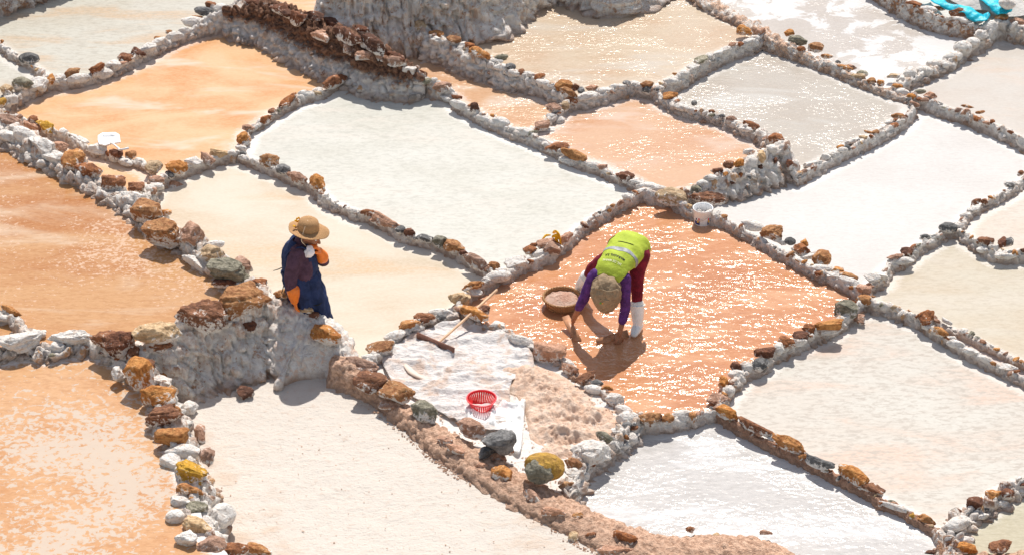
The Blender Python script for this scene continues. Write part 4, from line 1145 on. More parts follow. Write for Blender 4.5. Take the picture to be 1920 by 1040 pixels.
def loft(rings, seg=48, sub=4, wrinkle=0.0, wseed=1, thick=0.0, ang0=0.0, ang1=2 * math.pi, wf=6):
    """rings: (cx, cy, cz, rx, ry[, tiltx, tiltz]) -> tube shell with folds; returns V, F and the surface function"""
    C = catmull([list(r) + [0] * (7 - len(r)) for r in rings], sub)
    closed = abs(ang1 - ang0 - 2 * math.pi) < 1e-6
    m = seg if closed else seg + 1
    V = []
    for c in C:
        for k_ in range(m):
            a = ang0 + (ang1 - ang0) * k_ / seg
            x = c[3] * math.cos(a); y = c[4] * math.sin(a)
            V.append((c[0] + x, c[1] + y, c[2] + c[5] * math.cos(a) + c[6] * math.sin(a)))
    V = np.array(V)
    n = len(C)
    cen = np.repeat(np.array([c[:3] for c in C]), m, axis=0)
    if wrinkle:
        out = V - cen; out[:, 2] = 0
        L = np.linalg.norm(out, axis=1)[:, None] + 1e-9
        aa = np.tile(np.linspace(ang0, ang1, m, endpoint=not closed), n)
        ii = np.repeat(np.linspace(0, 1, n), m)
        q = np.c_[np.cos(aa) * wf * .35, np.sin(aa) * wf * .35, ii * 3.0 + wseed]
        f = 1 - 2 * np.abs(fbm(q, 3, wseed))
        q2 = np.c_[np.cos(aa) * wf, np.sin(aa) * wf, ii * 9.0 + wseed]
        V = V + out / L * (wrinkle * (f - .5 + .35 * fbm(q2, 2, wseed + 3)))[:, None]
    Fc = []
    for i in range(n - 1):
        for k_ in range(seg):
            k2 = (k_ + 1) % m
            Fc.append((i * m + k_, i * m + k2, (i + 1) * m + k2, (i + 1) * m + k_))
    return V, Fc, m, n

def solid(o, t, off=1):
    m = o.modifiers.new("thickness", 'SOLIDIFY'); m.thickness = t; m.offset = off
    return o

def lathe(prof, seg=48, c=(0, 0, 0)):
    V = []; Fc = []
    n = len(prof)
    for (r, z) in prof:
        for k_ in range(seg):
            a = 2 * math.pi * k_ / seg
            V.append((c[0] + r * math.cos(a), c[1] + r * math.sin(a), c[2] + z))
    for i in range(n - 1):
        for k_ in range(seg):
            k2 = (k_ + 1) % seg
            Fc.append((i * seg + k_, i * seg + k2, (i + 1) * seg + k2, (i + 1) * seg + k_))
    return V, Fc

def ring(r, z, t, seg=48, c=(0, 0), tz=None):
    tz = tz or t
    V = []; Fc = []
    for k_ in range(seg):
        a = 2 * math.pi * k_ / seg
        for j in range(10):
            b = 2 * math.pi * j / 10
            V.append((c[0] + (r + t * math.cos(b)) * math.cos(a), c[1] + (r + t * math.cos(b)) * math.sin(a), z + tz * math.sin(b)))
    for k_ in range(seg):
        for j in range(10):
            a_ = k_ * 10 + j; b_ = k_ * 10 + (j + 1) % 10; c_ = ((k_ + 1) % seg) * 10
            Fc.append((a_, c_ + j, c_ + (j + 1) % 10, b_))
    return V, Fc

def box(a, b, w, h, up=(0, 0, 1), bev=.003):
    """board from a to b, width w, thickness h; slightly bevelled"""
    a = Vector(a); b = Vector(b); d = (b - a); L = d.length; d.normalize()
    u = Vector(up); u = (u - d * u.dot(d)).normalized(); s_ = d.cross(u)
    bm = bmesh.new()
    bmesh.ops.create_cube(bm, size=1)
    for v in bm.verts:
        v.co = (a + b) / 2 + d * v.co.x * L + u * v.co.y * w + s_ * v.co.z * h
    bmesh.ops.bevel(bm, geom=bm.edges[:], offset=bev, segments=2, affect='EDGES')
    V = [v.co.copy() for v in bm.verts]
    bm.verts.index_update()
    Fc = [tuple(v.index for v in f.verts) for f in bm.faces]
    bm.free()
    return V, Fc

def hand(w, d, palm_n, thumb_side, size=1.0, curl=.5, grow=0.0, spread=.12):
    """palm and five bent fingers: w wrist point, d direction of the fingers, palm_n the way the palm faces"""
    w = Vector(w); d = Vector(d).normalized(); pn = Vector(palm_n); pn = (pn - d * pn.dot(d)).normalized()
    s_ = d.cross(pn) * thumb_side
    k_ = size
    P = []
    P.append(tube([w - d * .01 * k_, w + d * .03 * k_, w + d * .062 * k_, w + d * .082 * k_], [(.019 * k_ + grow, .015 * k_ + grow), (.029 * k_ + grow, .014 * k_ + grow), (.036 * k_ + grow, .013 * k_ + grow), (.034 * k_ + grow, .010 * k_ + grow)], 14, 3, up=pn))
    for i, (o_, L) in enumerate(((.027, .062), (.009, .070), (-.010, .066), (-.028, .050))):
        b0 = w + d * .072 * k_ + s_ * o_ * k_
        dd = (d + s_ * o_ * spread * 20 / 1.2 * .3).normalized()
        pts = [b0]; cur = dd; c_ = curl * (1 + .12 * i)
        for seg_ in (.45, .32, .24):
            ang = c_ * (.8 if seg_ == .45 else 1.0)
            ax = s_
            cur = (cur * math.cos(ang) + pn * math.sin(ang)).normalized() if seg_ != .45 else (cur * math.cos(ang * .7) + pn * math.sin(ang * .7)).normalized()
            pts.append(pts[-1] + cur * L * seg_ * k_)
        r0 = .0088 * k_ + grow
        P.append(tube(pts, [r0 * 1.05, r0, r0 * .95, r0 * .8], 10, 4))
    tb = w + d * .022 * k_ + s_ * .022 * k_
    t1 = tb + (s_ * .75 + d * .6 + pn * .25).normalized() * .034 * k_
    t2 = t1 + (d * .85 + s_ * .25 + pn * .45).normalized() * .028 * k_
    t3 = t2 + (d * .8 - s_ * .1 + pn * .6).normalized() * .020 * k_
    P.append(tube([tb, t1, t2, t3], [.013 * k_ + grow, .011 * k_ + grow, .010 * k_ + grow, .008 * k_ + grow], 10, 4))
    return P

def head_parts(c, face, up_, s=1.0):
    """skull, jaw, nose, lips, brows, ears, neck direction given by face and up vectors"""
    c = Vector(c); f = Vector(face).normalized(); u = Vector(up_); u = (u - f * u.dot(f)).normalized(); r = f.cross(u)
    M = Matrix((r, f, u)).transposed().to_euler()
    P = [blob(c + u * .015 * s, (.072 * s, .088 * s, .098 * s), M, 3),
         blob(c + f * .028 * s - u * .055 * s, (.050 * s, .052 * s, .055 * s), M, 3),
         tube([c + f * .082 * s + u * .02 * s, c + f * .096 * s - u * .006 * s, c + f * .104 * s - u * .026 * s, c + f * .088 * s - u * .034 * s], [.007 * s, .010 * s, .013 * s, .008 * s], 10, 3),
         blob(c + f * .081 * s - u * .057 * s, (.022 * s, .010 * s, .006 * s), M, 2), blob(c + f * .080 * s - u * .068 * s, (.019 * s, .010 * s, .007 * s), M, 2),
         blob(c + f * .070 * s - u * .092 * s, (.022 * s, .018 * s, .016 * s), M, 2)]
    for sg in (-1, 1):
        P.append(blob(c + f * .066 * s + r * sg * .033 * s - u * .02 * s, (.024 * s, .020 * s, .022 * s), M, 2))
        P.append(blob(c + f * .074 * s + r * sg * .030 * s + u * .030 * s, (.022 * s, .010 * s, .006 * s), M, 2))
        P.append(blob(c + r * sg * .074 * s - f * .005 * s - u * .005 * s, (.010 * s, .018 * s, .030 * s), M, 2))
    return P, (c, f, u, r)

def eyes(fr, s, parent):
    c, f, u, r = fr
    P = []
    for sg in (-1, 1):
        e_ = part("eye", blob(c + f * .073 * s + r * sg * .030 * s + u * .012 * s, (.011 * s,) * 3, None, 2), M_WHITEP, parent)
        part("iris", blob(c + f * .0815 * s + r * sg * .030 * s + u * .010 * s, (.0045 * s,) * 3, None, 2), M_BLACK, e_)

# ================================================================== the woman in the hat
WO = at(590, 655, 0)
ws = 1 / mpp(WO) / 207.0
per = empty("person", WO)
tag(per, "woman in navy apron and orange gloves holding a tissue to her face", "woman")
face = (.86, -.42, -.28); upv = (.25, -.1, 1)
hp, frm = head_parts((.005, -.005, 1.195), face, upv, .98)
bodyp = hp + [
    tube([(-.085, 0, 1.06), (-.06, 0, 1.12), (-.02, -.005, 1.17)], [.052, .047, .046], 14, 4),
    tube([(-.08, 0, .70), (-.10, 0, .85), (-.10, 0, 1.0), (-.09, 0, 1.07), (-.075, 0, 1.10)], [(.13, .12), (.115, .115), (.13, .11), (.12, .09), (.07, .06)], 20, 4, up=(1, 0, 0)),
    tube([(-.12, -.12, 1.06), (-.165, -.165, .84), (-.145, -.185, .66)], [.036, .030, .024], 14, 5),
    tube([(-.07, .12, 1.06), (.09, .08, .885), (.075, -.02, 1.04)], [.036, .030, .024], 14, 5),
    tube([(-.07, -.07, .74), (-.04, -.07, .40), (-.03, -.07, .02)], [.085, .058, .038], 14, 5),
    tube([(-.06, .07, .74), (.03, .07, .40), (.05, .07, .02)], [.085, .058, .038], 14, 5),
    tube([(-.045, -.07, .0), (.06, -.075, -.015), (.10, -.075, -.02)], [.034, .036, .028], 12, 4),
    tube([(.035, .07, .0), (.14, .075, -.015), (.18, .075, -.02)], [.034, .036, .028], 12, 4)]
fuse("body", bodyp, M_SKIN, per, .008, 1)
eyes(frm, .98, per)
# dark hair at the nape, under the hat
c_, f_, u_, r_ = frm
hair = fuse("hair", [blob(c_ - f_ * .022 + u_ * .03, (.080, .078, .088), None, 3), tube([c_ - f_ * .06 - u_ * .02, c_ - f_ * .09 - u_ * .09, Vector((-.15, -.03, 1.03)), Vector((-.20, -.05, .93))], [.045, .03, .022, .012], 12, 4)], M_HAIR, per, .009, 1)
# sweater: sleeves and the side panel seen through the armhole
fuse("sweater", [
    tube([(-.085, 0, .80), (-.10, 0, .9), (-.10, 0, 1.0), (-.09, 0, 1.08), (-.08, 0, 1.115)], [(.135, .130), (.135, .130), (.14, .125), (.125, .105), (.07, .065)], 24, 4, up=(1, 0, 0)),
    tube([(-.06, -.085, .83), (-.05, -.09, .92), (-.06, -.085, 1.0)], [(.075, .075), (.08, .075), (.07, .06)], 16, 4, up=(0, 1, 0)),
    tube([(-.11, -.10, 1.085), (-.145, -.15, .98), (-.17, -.175, .85), (-.155, -.19, .73), (-.147, -.19, .72)], [.068, .068, .058, .046, .042], 18, 6),
    tube([(-.07, .10, 1.08), (.0, .13, .99), (.10, .085, .885), (.105, .04, .93), (.098, .02, .965)], [.062, .058, .052, .046, .044], 18, 6)],
    M_PLUM, per, .008, 2, .011, 14)
# apron: a tabard with deep armholes over a flared skirt
rings = [(-.005, 0, .235, .17, .165), (.0, 0, .30, .168, .165), (-.03, 0, .50, .165, .160), (-.075, 0, .70, .165, .155), (-.10, 0, .82, .155, .150), (-.10, 0, .86, .150, .148)]
V, Fc, m, n = loft(rings, 96, 8, .030, 5, wf=8)
ap = link_mesh("apron", V, Fc, M_NAVY, per)
solid(ap, .004)
for nm, a0, a1, rg in (("apron_bib", -.95, .95, [(-.10, 0, .84, .156, .152), (-.095, 0, .95, .152, .150), (-.095, 0, 1.04, .138, .135), (-.088, 0, 1.10, .105, .10), (-.075, 0, 1.135, .070, .065)]),
                       ("apron_back", 2.05, 4.2, [(-.10, 0, .84, .156, .152), (-.10, 0, .95, .156, .152), (-.10, 0, 1.04, .145, .142), (-.095, 0, 1.11, .112, .105), (-.080, 0, 1.15, .070, .065)])):
    V, Fc, m, n = loft(rg, 30, 6, .008, 8, ang0=a0, ang1=a1)
    solid(link_mesh(nm, V, Fc, M_NAVY, ap), .004)
for yy in (-1, 1):   # broad straps over the shoulders
    V, Fc = tube([(-.20, yy * .075, 1.03), (-.155, yy * .095, 1.105), (-.085, yy * .098, 1.135), (-.02, yy * .085, 1.10), (.03, yy * .06, 1.02)], [(.042, .009)] * 5, 12, 5, up=(0, 0, 1))
    part("strap", (V, Fc), M_NAVY, ap)
for pk in ((.085, -.125, .60),):
    part("pocket", tube([(.02, -.160, .575), (.06, -.150, .570), (.095, -.130, .585)], [.002, .005, .002], 8, 3), M_BLACK, ap)
for pts in ([(-.245, .02, .86), (-.29, -.03, .865), (-.33, -.05, .862)], [(-.24, .02, .72), (-.275, -.02, .60), (-.31, -.04, .555)]):
    part("apron_tie", tube(pts, [.005, .004, .003], 8, 5), M_BLACK, ap)
# gloves
fuse("glove", hand((-.146, -.187, .655), (.12, -.05, -1), (.9, .35, 0), -1, .98, .22, .002, .04) + [tube([(-.152, -.192, .745), (-.148, -.19, .69), (-.145, -.187, .64)], [.060, .052, .038], 14, 4)], M_ORANGE, per, .006, 1, .003, 40)
fuse("glove", hand((.078, -.015, 1.035), (-.28, -.38, .85), (-.75, -.35, -.35), 1, 1.05, .55, .003) + [tube([(.100, .022, .955), (.092, .008, .99), (.078, -.015, 1.04)], [.058, .052, .037], 14, 4)], M_ORANGE, per, .006, 1, .003, 40)
# tissue
V, Fc = blob((.0, -.105, 1.085), (.042, .035, .050), None, 4)
V = np.array(V); V += (V - np.array((.0, -.105, 1.085))) * (.45 * fbm(V * 22, 3, 4) + .2 * (1 - 2 * np.abs(fbm(V * 30, 2, 9))))[:, None]
tis = link_mesh("tissue", V + np.array(WO), Fc, M_TISSUE, None)
tag(tis, "crumpled white tissue pressed to the face of the woman in the straw hat", "tissue")
# straw hat
hat = empty("straw_hat", Vector(WO) + Vector((-.012, .0, 1.265)))
hat.scale = (.94, .94, .96)
hat.rotation_euler = (math.radians(3), math.radians(7), 0)
tag(hat, "round woven straw hat with a yellow flower and pale chin cord", "hat")
V, Fc = lathe([(.0, .105), (.03, .104), (.062, .096), (.086, .078), (.095, .05), (.099, .02), (.103, .0), (.103, .0)], 56)
V = np.array(V)
# plait ridges
aa = np.arctan2(V[:, 1], V[:, 0])
V *= (1 + .012 * np.sin(aa * 40 + V[:, 2] * 300))[:, None]
solid(link_mesh("crown", V, Fc, M_STRAW, hat), .004, -1)
V = []; Fc = []
nr = 14; sg = 96
for i in range(nr):
    for k_ in range(sg):
        a = 2 * math.pi * k_ / sg
        r0 = .100 + (.088 + .010 * math.sin(a * 3 + 1)) * i / (nr - 1)
        t = i / (nr - 1)
        z = .0 - .012 * t - .03 * t * t * abs(math.cos(a)) + .03 * t * t * max(0, -math.cos(a - .5)) + .006 * math.sin(a * 5) * t + (.0025 * (i % 2)) + .002 * math.sin(a * 44 + i)
        V.append((r0 * math.cos(a) * 1.02, r0 * math.sin(a) * .95, z))
for i in range(nr - 1):
    for k_ in range(sg):
        k2 = (k_ + 1) % sg
        Fc.append((i * sg + k_, i * sg + k2, (i + 1) * sg + k2, (i + 1) * sg + k_))
solid(link_mesh("brim", V, Fc, M_STRAW, hat), .005, -1)
part("hat_band", ring(.0985, .028, .004, 48, tz=.012), simple("straw_band", (.33, .20, .09, 1), .8), hat)
part("chin_cord", tube([(-.01, -.03, .107), (-.03, -.088, .07), (-.045, -.12, .0), (-.05, -.165, -.03), (-.02, -.12, -.10), (.01, -.07, -.16)], [.0028] * 6, 8, 6), simple("pale_cord", (.70, .58, .42, 1), .7), hat)
fl = [blob((-.105 + .018 * math.cos(t) , .02 + .014 * math.sin(t * 1.7), .065 + .020 * math.sin(t)), (.013, .010, .009), (t, t, 0), 2) for t in np.linspace(0, 6, 7)] + [blob((-.13, -.03, .03), (.02, .012, .008), (0, .4, .5), 2)]
part("flower", join(fl), M_YCLOTH, hat)

# ================================================================== the bending worker
BO = at(1150, 600, 0)
wk = empty("person", BO)
tag(wk, "worker bending down in the red pond in lime vest, purple sleeves and maroon leggings", "worker")
PEL = Vector((.13, .05, .70)); HL = Vector((.205, .01, .68)); HR = Vector((.05, .09, .68))
NECK = Vector((-.055, -.31, .655)); SL = Vector((.085, -.315, .635)); SR = Vector((-.185, -.255, .635))
EL_ = Vector((.090, -.335, .335)); WL_ = Vector((.040, -.385, .095)); ER = Vector((-.305, -.255, .345)); WR = Vector((-.372, -.185, .115))
KL_ = Vector((.205, -.085, .375)); AL = Vector((.215, -.175, .06)); KR = Vector((-.185, .27, .40)); AR = Vector((-.295, .44, .06))
hp, frm = head_parts((-.083, -.395, .555), (.05, .05, -1), (-.12, -1, -.1), .98)
hl = hand(WL_, (-.12, -.25, -1), (-.3, 1, -.1), 1, .95, .55)
hr = hand(WR, (-.15, .25, -1), (.9, .1, -.1), -1, .95, .75)
fuse("body", hp + hl + hr + [
    tube([PEL + Vector((.03, .06, -.02)), PEL, PEL.lerp(NECK, .5) + Vector((0, 0, .03)), PEL.lerp(NECK, .85), NECK], [(.08, .07), (.10, .08), (.095, .07), (.10, .06), (.05, .045)], 20, 4, up=(0, 0, 1)),
    tube([NECK, (-.07, -.36, .60)], [.05, .045], 12, 4),
    tube([SL, EL_, WL_], [.034, .030, .023], 14, 6), tube([SR, ER, WR], [.034, .030, .023], 14, 6),
    tube([NECK, SL], [.05, .05], 12, 4), tube([NECK, SR], [.05, .05], 12, 4),
    tube([HL, KL_, AL], [.062, .042, .032], 14, 6), tube([HR, KR, AR], [.062, .042, .032], 14, 6)], M_SKIN, wk, .008, 1)
eyes(frm, .98, wk)
lp = lambda a, b, t: a.lerp(b, t)
fuse("sweater", [
    tube([PEL, PEL.lerp(NECK, .5) + Vector((0, 0, .03)), PEL.lerp(NECK, .9), NECK], [(.13, .11), (.125, .10), (.12, .085), (.06, .06)], 20, 4, up=(0, 0, 1)),
    tube([lp(SL, NECK, .3), SL, lp(SL, EL_, .5), EL_, lp(EL_, WL_, .35), lp(EL_, WL_, .48)], [.06, .058, .052, .046, .040, .038], 16, 5),
    tube([lp(SR, NECK, .3), SR, lp(SR, ER, .5), ER, lp(ER, WR, .22), lp(ER, WR, .30)], [.06, .058, .052, .046, .042, .040], 16, 5)],
    M_PURPLE, wk, .008, 2, .010, 16)
fuse("leggings", [
    blob(PEL + Vector((.03, .05, .0)), (.135, .125, .125)),
    tube([PEL + Vector((.05, .03, .0)), HL + Vector((.02, .0, .0)), lp(HL, KL_, .45), KL_, lp(KL_, AL, .30), lp(KL_, AL, .50)], [.120, .098, .075, .056, .051, .048], 18, 6),
    tube([PEL, HR, lp(HR, KR, .45), KR, lp(KR, AR, .30), lp(KR, AR, .48)], [.120, .098, .075, .056, .051, .048], 18, 6)],
    M_MAROON, wk, .009, 2, .008, 13)
for K_, A_, tx, ty in ((KL_, AL, -.03, -.085), (KR, AR, -.10, -.08)):
    a = lp(K_, A_, .42)
    ankle = A_ + Vector((0, 0, .04))
    pts = [a, lp(a, ankle, .5), ankle]
    b = fuse("boot", [tube(pts, [.066, .060, .050], 18, 6), tube([A_ + Vector((-tx * .35, -ty * .35, -.015)), A_ + Vector((tx * .5, ty * .5, -.02)), A_ + Vector((tx * 1.15, ty * 1.15, -.035))], [(.046, .046), (.048, .042), (.036, .028)], 16, 5)], M_BOOT, wk, .007, 2)
    part("boot_rim", tube([a + (a - ankle).normalized() * .004, a - (a - ankle).normalized() * .012], [.069, .069], 20, 2, cap=False), M_BOOT, b)
# vest: shell over the bent back, with a surface map for bands and print
ax0 = PEL + Vector((.035, .10, .02)); ax1 = NECK + Vector((-.02, -.045, -.005))
dvec = (ax1 - ax0).normalized()
side = dvec.cross(Vector((0, 0, 1))).normalized()      # +side: her left, the picture's right... kept by sign below
upn = side.cross(dvec).normalized()
def vest_pt(t, a, extra=0.0):
    """t 0 hem .. 1 collar, a angle: 0 top of the back, +-pi/2 the flanks"""
    c = ax0.lerp(ax1, t) + Vector((0, 0, .035 * math.sin(math.pi * min(1, t))))
    rx = np.interp(t, [0, .15, .45, .75, .9, 1], [.172, .178, .165, .160, .138, .085]) + extra
    rz = np.interp(t, [0, .15, .45, .75, .9, 1], [.135, .135, .118, .108, .085, .050]) + extra
    fold = .007 * math.sin(a * 3 + t * 7) * math.sin(t * 16 + a) + .006 * float(vnoise(np.array([[t * 9, a * 2.2, 3.3]]), 4)[0])
    return c + side * math.sin(a) * (rx + fold) + upn * math.cos(a) * (rz + fold)
def vest_patch(t0, t1, a0, a1, nt_=24, na=36, extra=0.0, shape=None):
    V = []; Fc = []
    for i in range(nt_ + 1):
        for j in range(na + 1):
            t = t0 + (t1 - t0) * i / nt_; a = a0 + (a1 - a0) * j / na
            if shape: t, a = shape(t, a, i / nt_, j / na)
            V.append(vest_pt(t, a, extra))
    for i in range(nt_):
        for j in range(na):
            b = i * (na + 1) + j
            Fc.append((b, b + 1, b + na + 2, b + na + 1))
    return V, Fc
def shp(t, a, u, v):
    # armholes: the shell narrows towards the shoulders
    lim = float(np.interp(t, [0, .50, .62, .78, .92, 1.01], [1, 1, .74, .60, .62, .80]))
    return t, a * lim
V, Fc = vest_patch(-.02, 1.0, -2.2, 2.2, 40, 48, .004, shp)
vest = solid(link_mesh("vest", V, Fc, M_LIME, wk), .004)
V, Fc = vest_patch(.485, .56, -2.1, 2.1, 4, 44, .0105, lambda t, a, u, v: (t, a * float(np.interp(t, [0, .50, .62], [1, 1, .74]))))
part("reflective_band", (V, Fc), M_SILVER, vest)
for (t0, a0, t1, a1) in ((.33, -.55, .36, .30), (.16, .75, .30, 1.25)):
    pts = [vest_pt(t0 + (t1 - t0) * s_, a0 + (a1 - a0) * s_, .011) for s_ in np.linspace(0, 1, 8)]
    part("slit", tube(pts, [.0015, .003, .003, .003, .003, .003, .003, .0015], 8, 2), M_BLACK, vest)
def vest_text(body, tc, h, wid, mat, arc=0.0):
    cu = bpy.data.curves.new("print", 'FONT'); cu.body = body; cu.size = 1; cu.align_x = 'CENTER'; cu.align_y = 'CENTER'; cu.offset = .02; cu.resolution_u = 2
    o = bpy.data.objects.new("lettering", cu); COL.objects.link(o)
    me = bpy.data.meshes.new_from_object(o.evaluated_get(bpy.context.evaluated_depsgraph_get()))
    bpy.data.objects.remove(o)
    bm = bmesh.new(); bm.from_mesh(me)
    bmesh.ops.triangulate(bm, faces=bm.faces[:])
    bmesh.ops.subdivide_edges(bm, edges=bm.edges[:], cuts=1)
    xs = [v.co.x for v in bm.verts]; ys = [v.co.y for v in bm.verts]
    w_ = max(xs) - min(xs); h_ = max(ys) - min(ys)
    L = (ax1 - ax0).length
    V = []
    for v in bm.verts:
        x = (v.co.x - (max(xs) + min(xs)) / 2) / w_ * wid; y = (v.co.y - (max(ys) + min(ys)) / 2) / h_ * h
        # read upright by someone behind her: letter tops point to the collar
        t = tc + (y - arc * x * x) / L
        a = x / .165
        V.append(vest_pt(t, a, .0115))
    bm.verts.index_update()
    Fc = [tuple(v.index for v in f.verts) for f in bm.faces]
    bm.free()
    o = part("lettering", (V, Fc), mat, vest, False)
    return o
vest_text("MARASAL S.A.", .70, .026, .20, M_BLACK)
vest_text("SAL DE MARAS", .80, .020, .19, M_PALE)
# khaki cap, its crown turned to the viewer, peak and neck flap hanging
cap = empty("cap", BO)
tag(cap, "floppy khaki cap with a small badge hiding the face of the bending worker", "cap")
HC = Vector((-.085, -.405, .565))
V, Fc = ICO[5]; Fc_cap = Fc
hs = np.array(V) * np.array((.120, .125, .135))
hs[:, 2] = np.where(hs[:, 2] < 0, hs[:, 2] * 1.45, hs[:, 2])
hs[:, 0] *= np.where(hs[:, 2] < -.05, 1 - .9 * np.clip(-hs[:, 2] - .05, 0, 1) ** 1.0, 1)
nn = V
hs = hs + nn * (.024 * (1 - 2 * np.abs(fbm(V * 1.7 + 5, 3, 7))) + .005 * fbm(V * 7, 3, 3))[:, None]
o = link_mesh("cap_body", hs + np.array(HC), Fc, M_KHAKI, cap)
# brim
V = []; Fc = []
for i in range(7):
    for k_ in range(60):
        a = 2 * math.pi * k_ / 60
        t = i / 6
        rx = .112 + .018 * t; rz = .135 + .02 * t
        z = math.sin(a) * rz * (1.45 if math.sin(a) < 0 else .95)
        V.append((HC.x + math.cos(a) * rx + .004 * math.sin(4 * a), HC.y + .02 + .045 * t + .006 * math.sin(a * 5), HC.z + z))
for i in range(6):
    for k_ in range(60):
        k2 = (k_ + 1) % 60
        Fc.append((i * 60 + k_, i * 60 + k2, (i + 1) * 60 + k2, (i + 1) * 60 + k_))
solid(link_mesh("brim", V, Fc, M_KHAKI, cap), .004)
for pts in ([(-.10, -.062, .07), (-.055, -.105, .085), (0, -.125, .075), (.06, -.105, .07), (.105, -.06, .05)],
            [(-.108, -.05, -.02), (-.06, -.105, -.005), (0, -.128, -.012), (.06, -.108, -.02), (.11, -.05, -.045)],
            [(0, -.06, .125), (-.012, -.11, .09), (-.02, -.128, .03), (-.03, -.125, -.04)],
            [(.01, -.10, .10), (.045, -.118, .05), (.06, -.11, .0)], [(-.02, -.11, .10), (-.06, -.112, .06), (-.085, -.09, .02)]):
    bvc = BVHTree.FromPolygons([Vector(v) for v in hs.tolist()], Fc_cap)
    q = [bvc.find_nearest(Vector(p))[0] for p in pts]
    part("seam", tube([HC + v for v in q], [.0025, .006, .007, .006, .0025][:len(q)], 8, 6), M_KHAKI, cap)
BD = HC + bvc.find_nearest(Vector((-.045, -.13, -.045)))[0]
part("badge", join([blob(BD + Vector((-.010, 0, 0)), (.010, .006, .009), None, 2)]), simple("badge_green", (.12, .30, .05, 1)), cap)
part("badge", join([blob(BD + Vector((.010, -.003, .001)), (.010, .006, .009), None, 2)]), simple("badge_orange", (.65, .28, .05, 1)), cap)
# the two wooden scrapers
s1 = part("scraper_board", box(at(1060, 592, .10), at(1084, 640, .0), .07, .014, up=(1, .4, .2)), M_WOODM, None)
tag(s1, "narrow wooden scraper held in the hand next to the wicker basket", "scraper")
V, Fc = [], []
A0 = at(1119, 645, .0); A1 = at(1178, 629, .0)
s2 = part("scraper_board", box(A0 + Vector((0, 0, .008)), A1 + Vector((0, 0, .018)), .085, .016, up=(0, .55, .8)), M_WOODM, None)
tag(s2, "wide wooden scraper half under water below the bending worker's lower hand", "scraper")

# ================================================================== wicker basket with salt
bc = at(1054, 573, .0)
bk = empty("wicker_basket", bc)
tag(bk, "round wicker basket full of pink salt floating beside the worker", "basket")
R = .165
bk.scale = (1.08, 1.08, 1.08)
prof = [(.0, -.02), (.08, -.02), (.118, -.012), (.140, .02), (.152, .055), (.160, .085)]
prof = [tuple(p) for p in catmull(prof, 6)]
V, Fc = lathe(prof, 120)
V = np.array(V); aa = np.arctan2(V[:, 1], V[:, 0]); rr = np.hypot(V[:, 0], V[:, 1]) + 1e-9
f = np.sign(np.sin(aa * 24)) * np.sin(V[:, 2] * 420) * .0028 * (rr > .1)
V[:, 0] *= 1 + f / rr; V[:, 1] *= 1 + f / rr
solid(link_mesh("basket_wall", V, Fc, M_WICKER, bk), .007, -1)
V, Fc = ring(.162, .088, .010, 120)
V = np.array(V); aa = np.arctan2(V[:, 1], V[:, 0])
V[:, 2] += .0035 * np.sin(aa * 38 + V[:, 2] * 200); V[:, :2] *= (1 + .012 * np.sin(aa * 38))[:, None]
link_mesh("rim", V, Fc, M_WICKER, bk)
V = []; Fc = []
for i in range(26):
    for k_ in range(72):
        a = 2 * math.pi * k_ / 72; r0 = .152 * i / 25
        V.append((r0 * math.cos(a), r0 * math.sin(a), .0))
V = np.array(V); V[:, 2] = .060 + .030 * (1 - (np.hypot(V[:, 0], V[:, 1]) / .152) ** 2) + .008 * fbm(V * 26, 3, 5) + .006 * fbm(V * 80, 2, 9)
for i in range(25):
    for k_ in range(72):
        k2 = (k_ + 1) % 72
        Fc.append((i * 72 + k_, i * 72 + k2, (i + 1) * 72 + k2, (i + 1) * 72 + k_))
sp = link_mesh("salt_load", V * 1.08 + np.array(bc), Fc, granular("basket_salt", lin(244,208,186,1.0), lin(234,182,156,.95), lin(212,150,122,.9)), None)
tag(sp, "mound of wet pink salt heaped inside the wicker basket", "salt")

# ================================================================== bucket
bp = at(1317, 417, .0)
bu = empty("bucket", bp)
tag(bu, "small white plastic bucket with a wire handle standing in the red pond by the wall", "bucket")
H_ = .165; r0, r1 = .079, .096
part("bucket_wall", lathe([(.001, -.012), (r0 - .002, -.012), (r0, -.008), (r0 + .006, H_ * .35), (r0 + .014, H_ * .85), (r0 + .0155, H_ * .86), (r0 + .0155, H_ * .90), (r1 - .001, H_ * .91), (r1 + .001, H_), (r1 - .003, H_ + .002), (r1 - .006, H_ - .004), (r0 + .008, H_ * .5), (r0 - .004, .004), (r0 * .55, .002), (r0 * .53, .0005), (.001, .0)], 64), M_WHITEP, bu)
part("rim", ring(r1, H_, .0035, 64), M_WHITEP, bu)
def cyl_patch(a0, a1, z0, z1, mat, ex=.0012, name="print"):
    V = []; Fc = []
    n_ = 10
    for i in range(n_ + 1):
        for zz in (z0, z1):
            a = a0 + (a1 - a0) * i / n_
            r_ = r0 + .014 * zz / (H_ * .85) + ex + .002
            V.append((r_ * math.cos(a), r_ * math.sin(a), zz))
    for i in range(n_): Fc.append((2 * i, 2 * i + 2, 2 * i + 3, 2 * i + 1))
    return part(name, (V, Fc), mat, bu)
D = math.radians
for a0, s_ in ((205, 1), (300, 1)):
    cyl_patch(D(a0), D(a0 + 42), .012, .05, M_NAVYP)
    cyl_patch(D(a0 + (24 if a0 < 250 else 4)), D(a0 + (36 if a0 < 250 else 16)), .035, .06, M_YELP, .002)
    cyl_patch(D(a0 + (34 if a0 < 250 else 2)), D(a0 + (42 if a0 < 250 else 9)), .062, .088, M_REDP)
    cyl_patch(D(a0 + (14 if a0 < 250 else 16)), D(a0 + (22 if a0 < 250 else 24)), .062, .082, M_NAVYP)
part("handle", tube([(-.098, .0, H_ * .9), (-.093, -.06, H_ * .52), (-.04, -.098, H_ * .40), (.03, -.104, H_ * .62), (.085, -.06, H_ * .85), (.099, 0, H_ * .9)], [.0022] * 6, 8, 8), M_WIRE, bu)

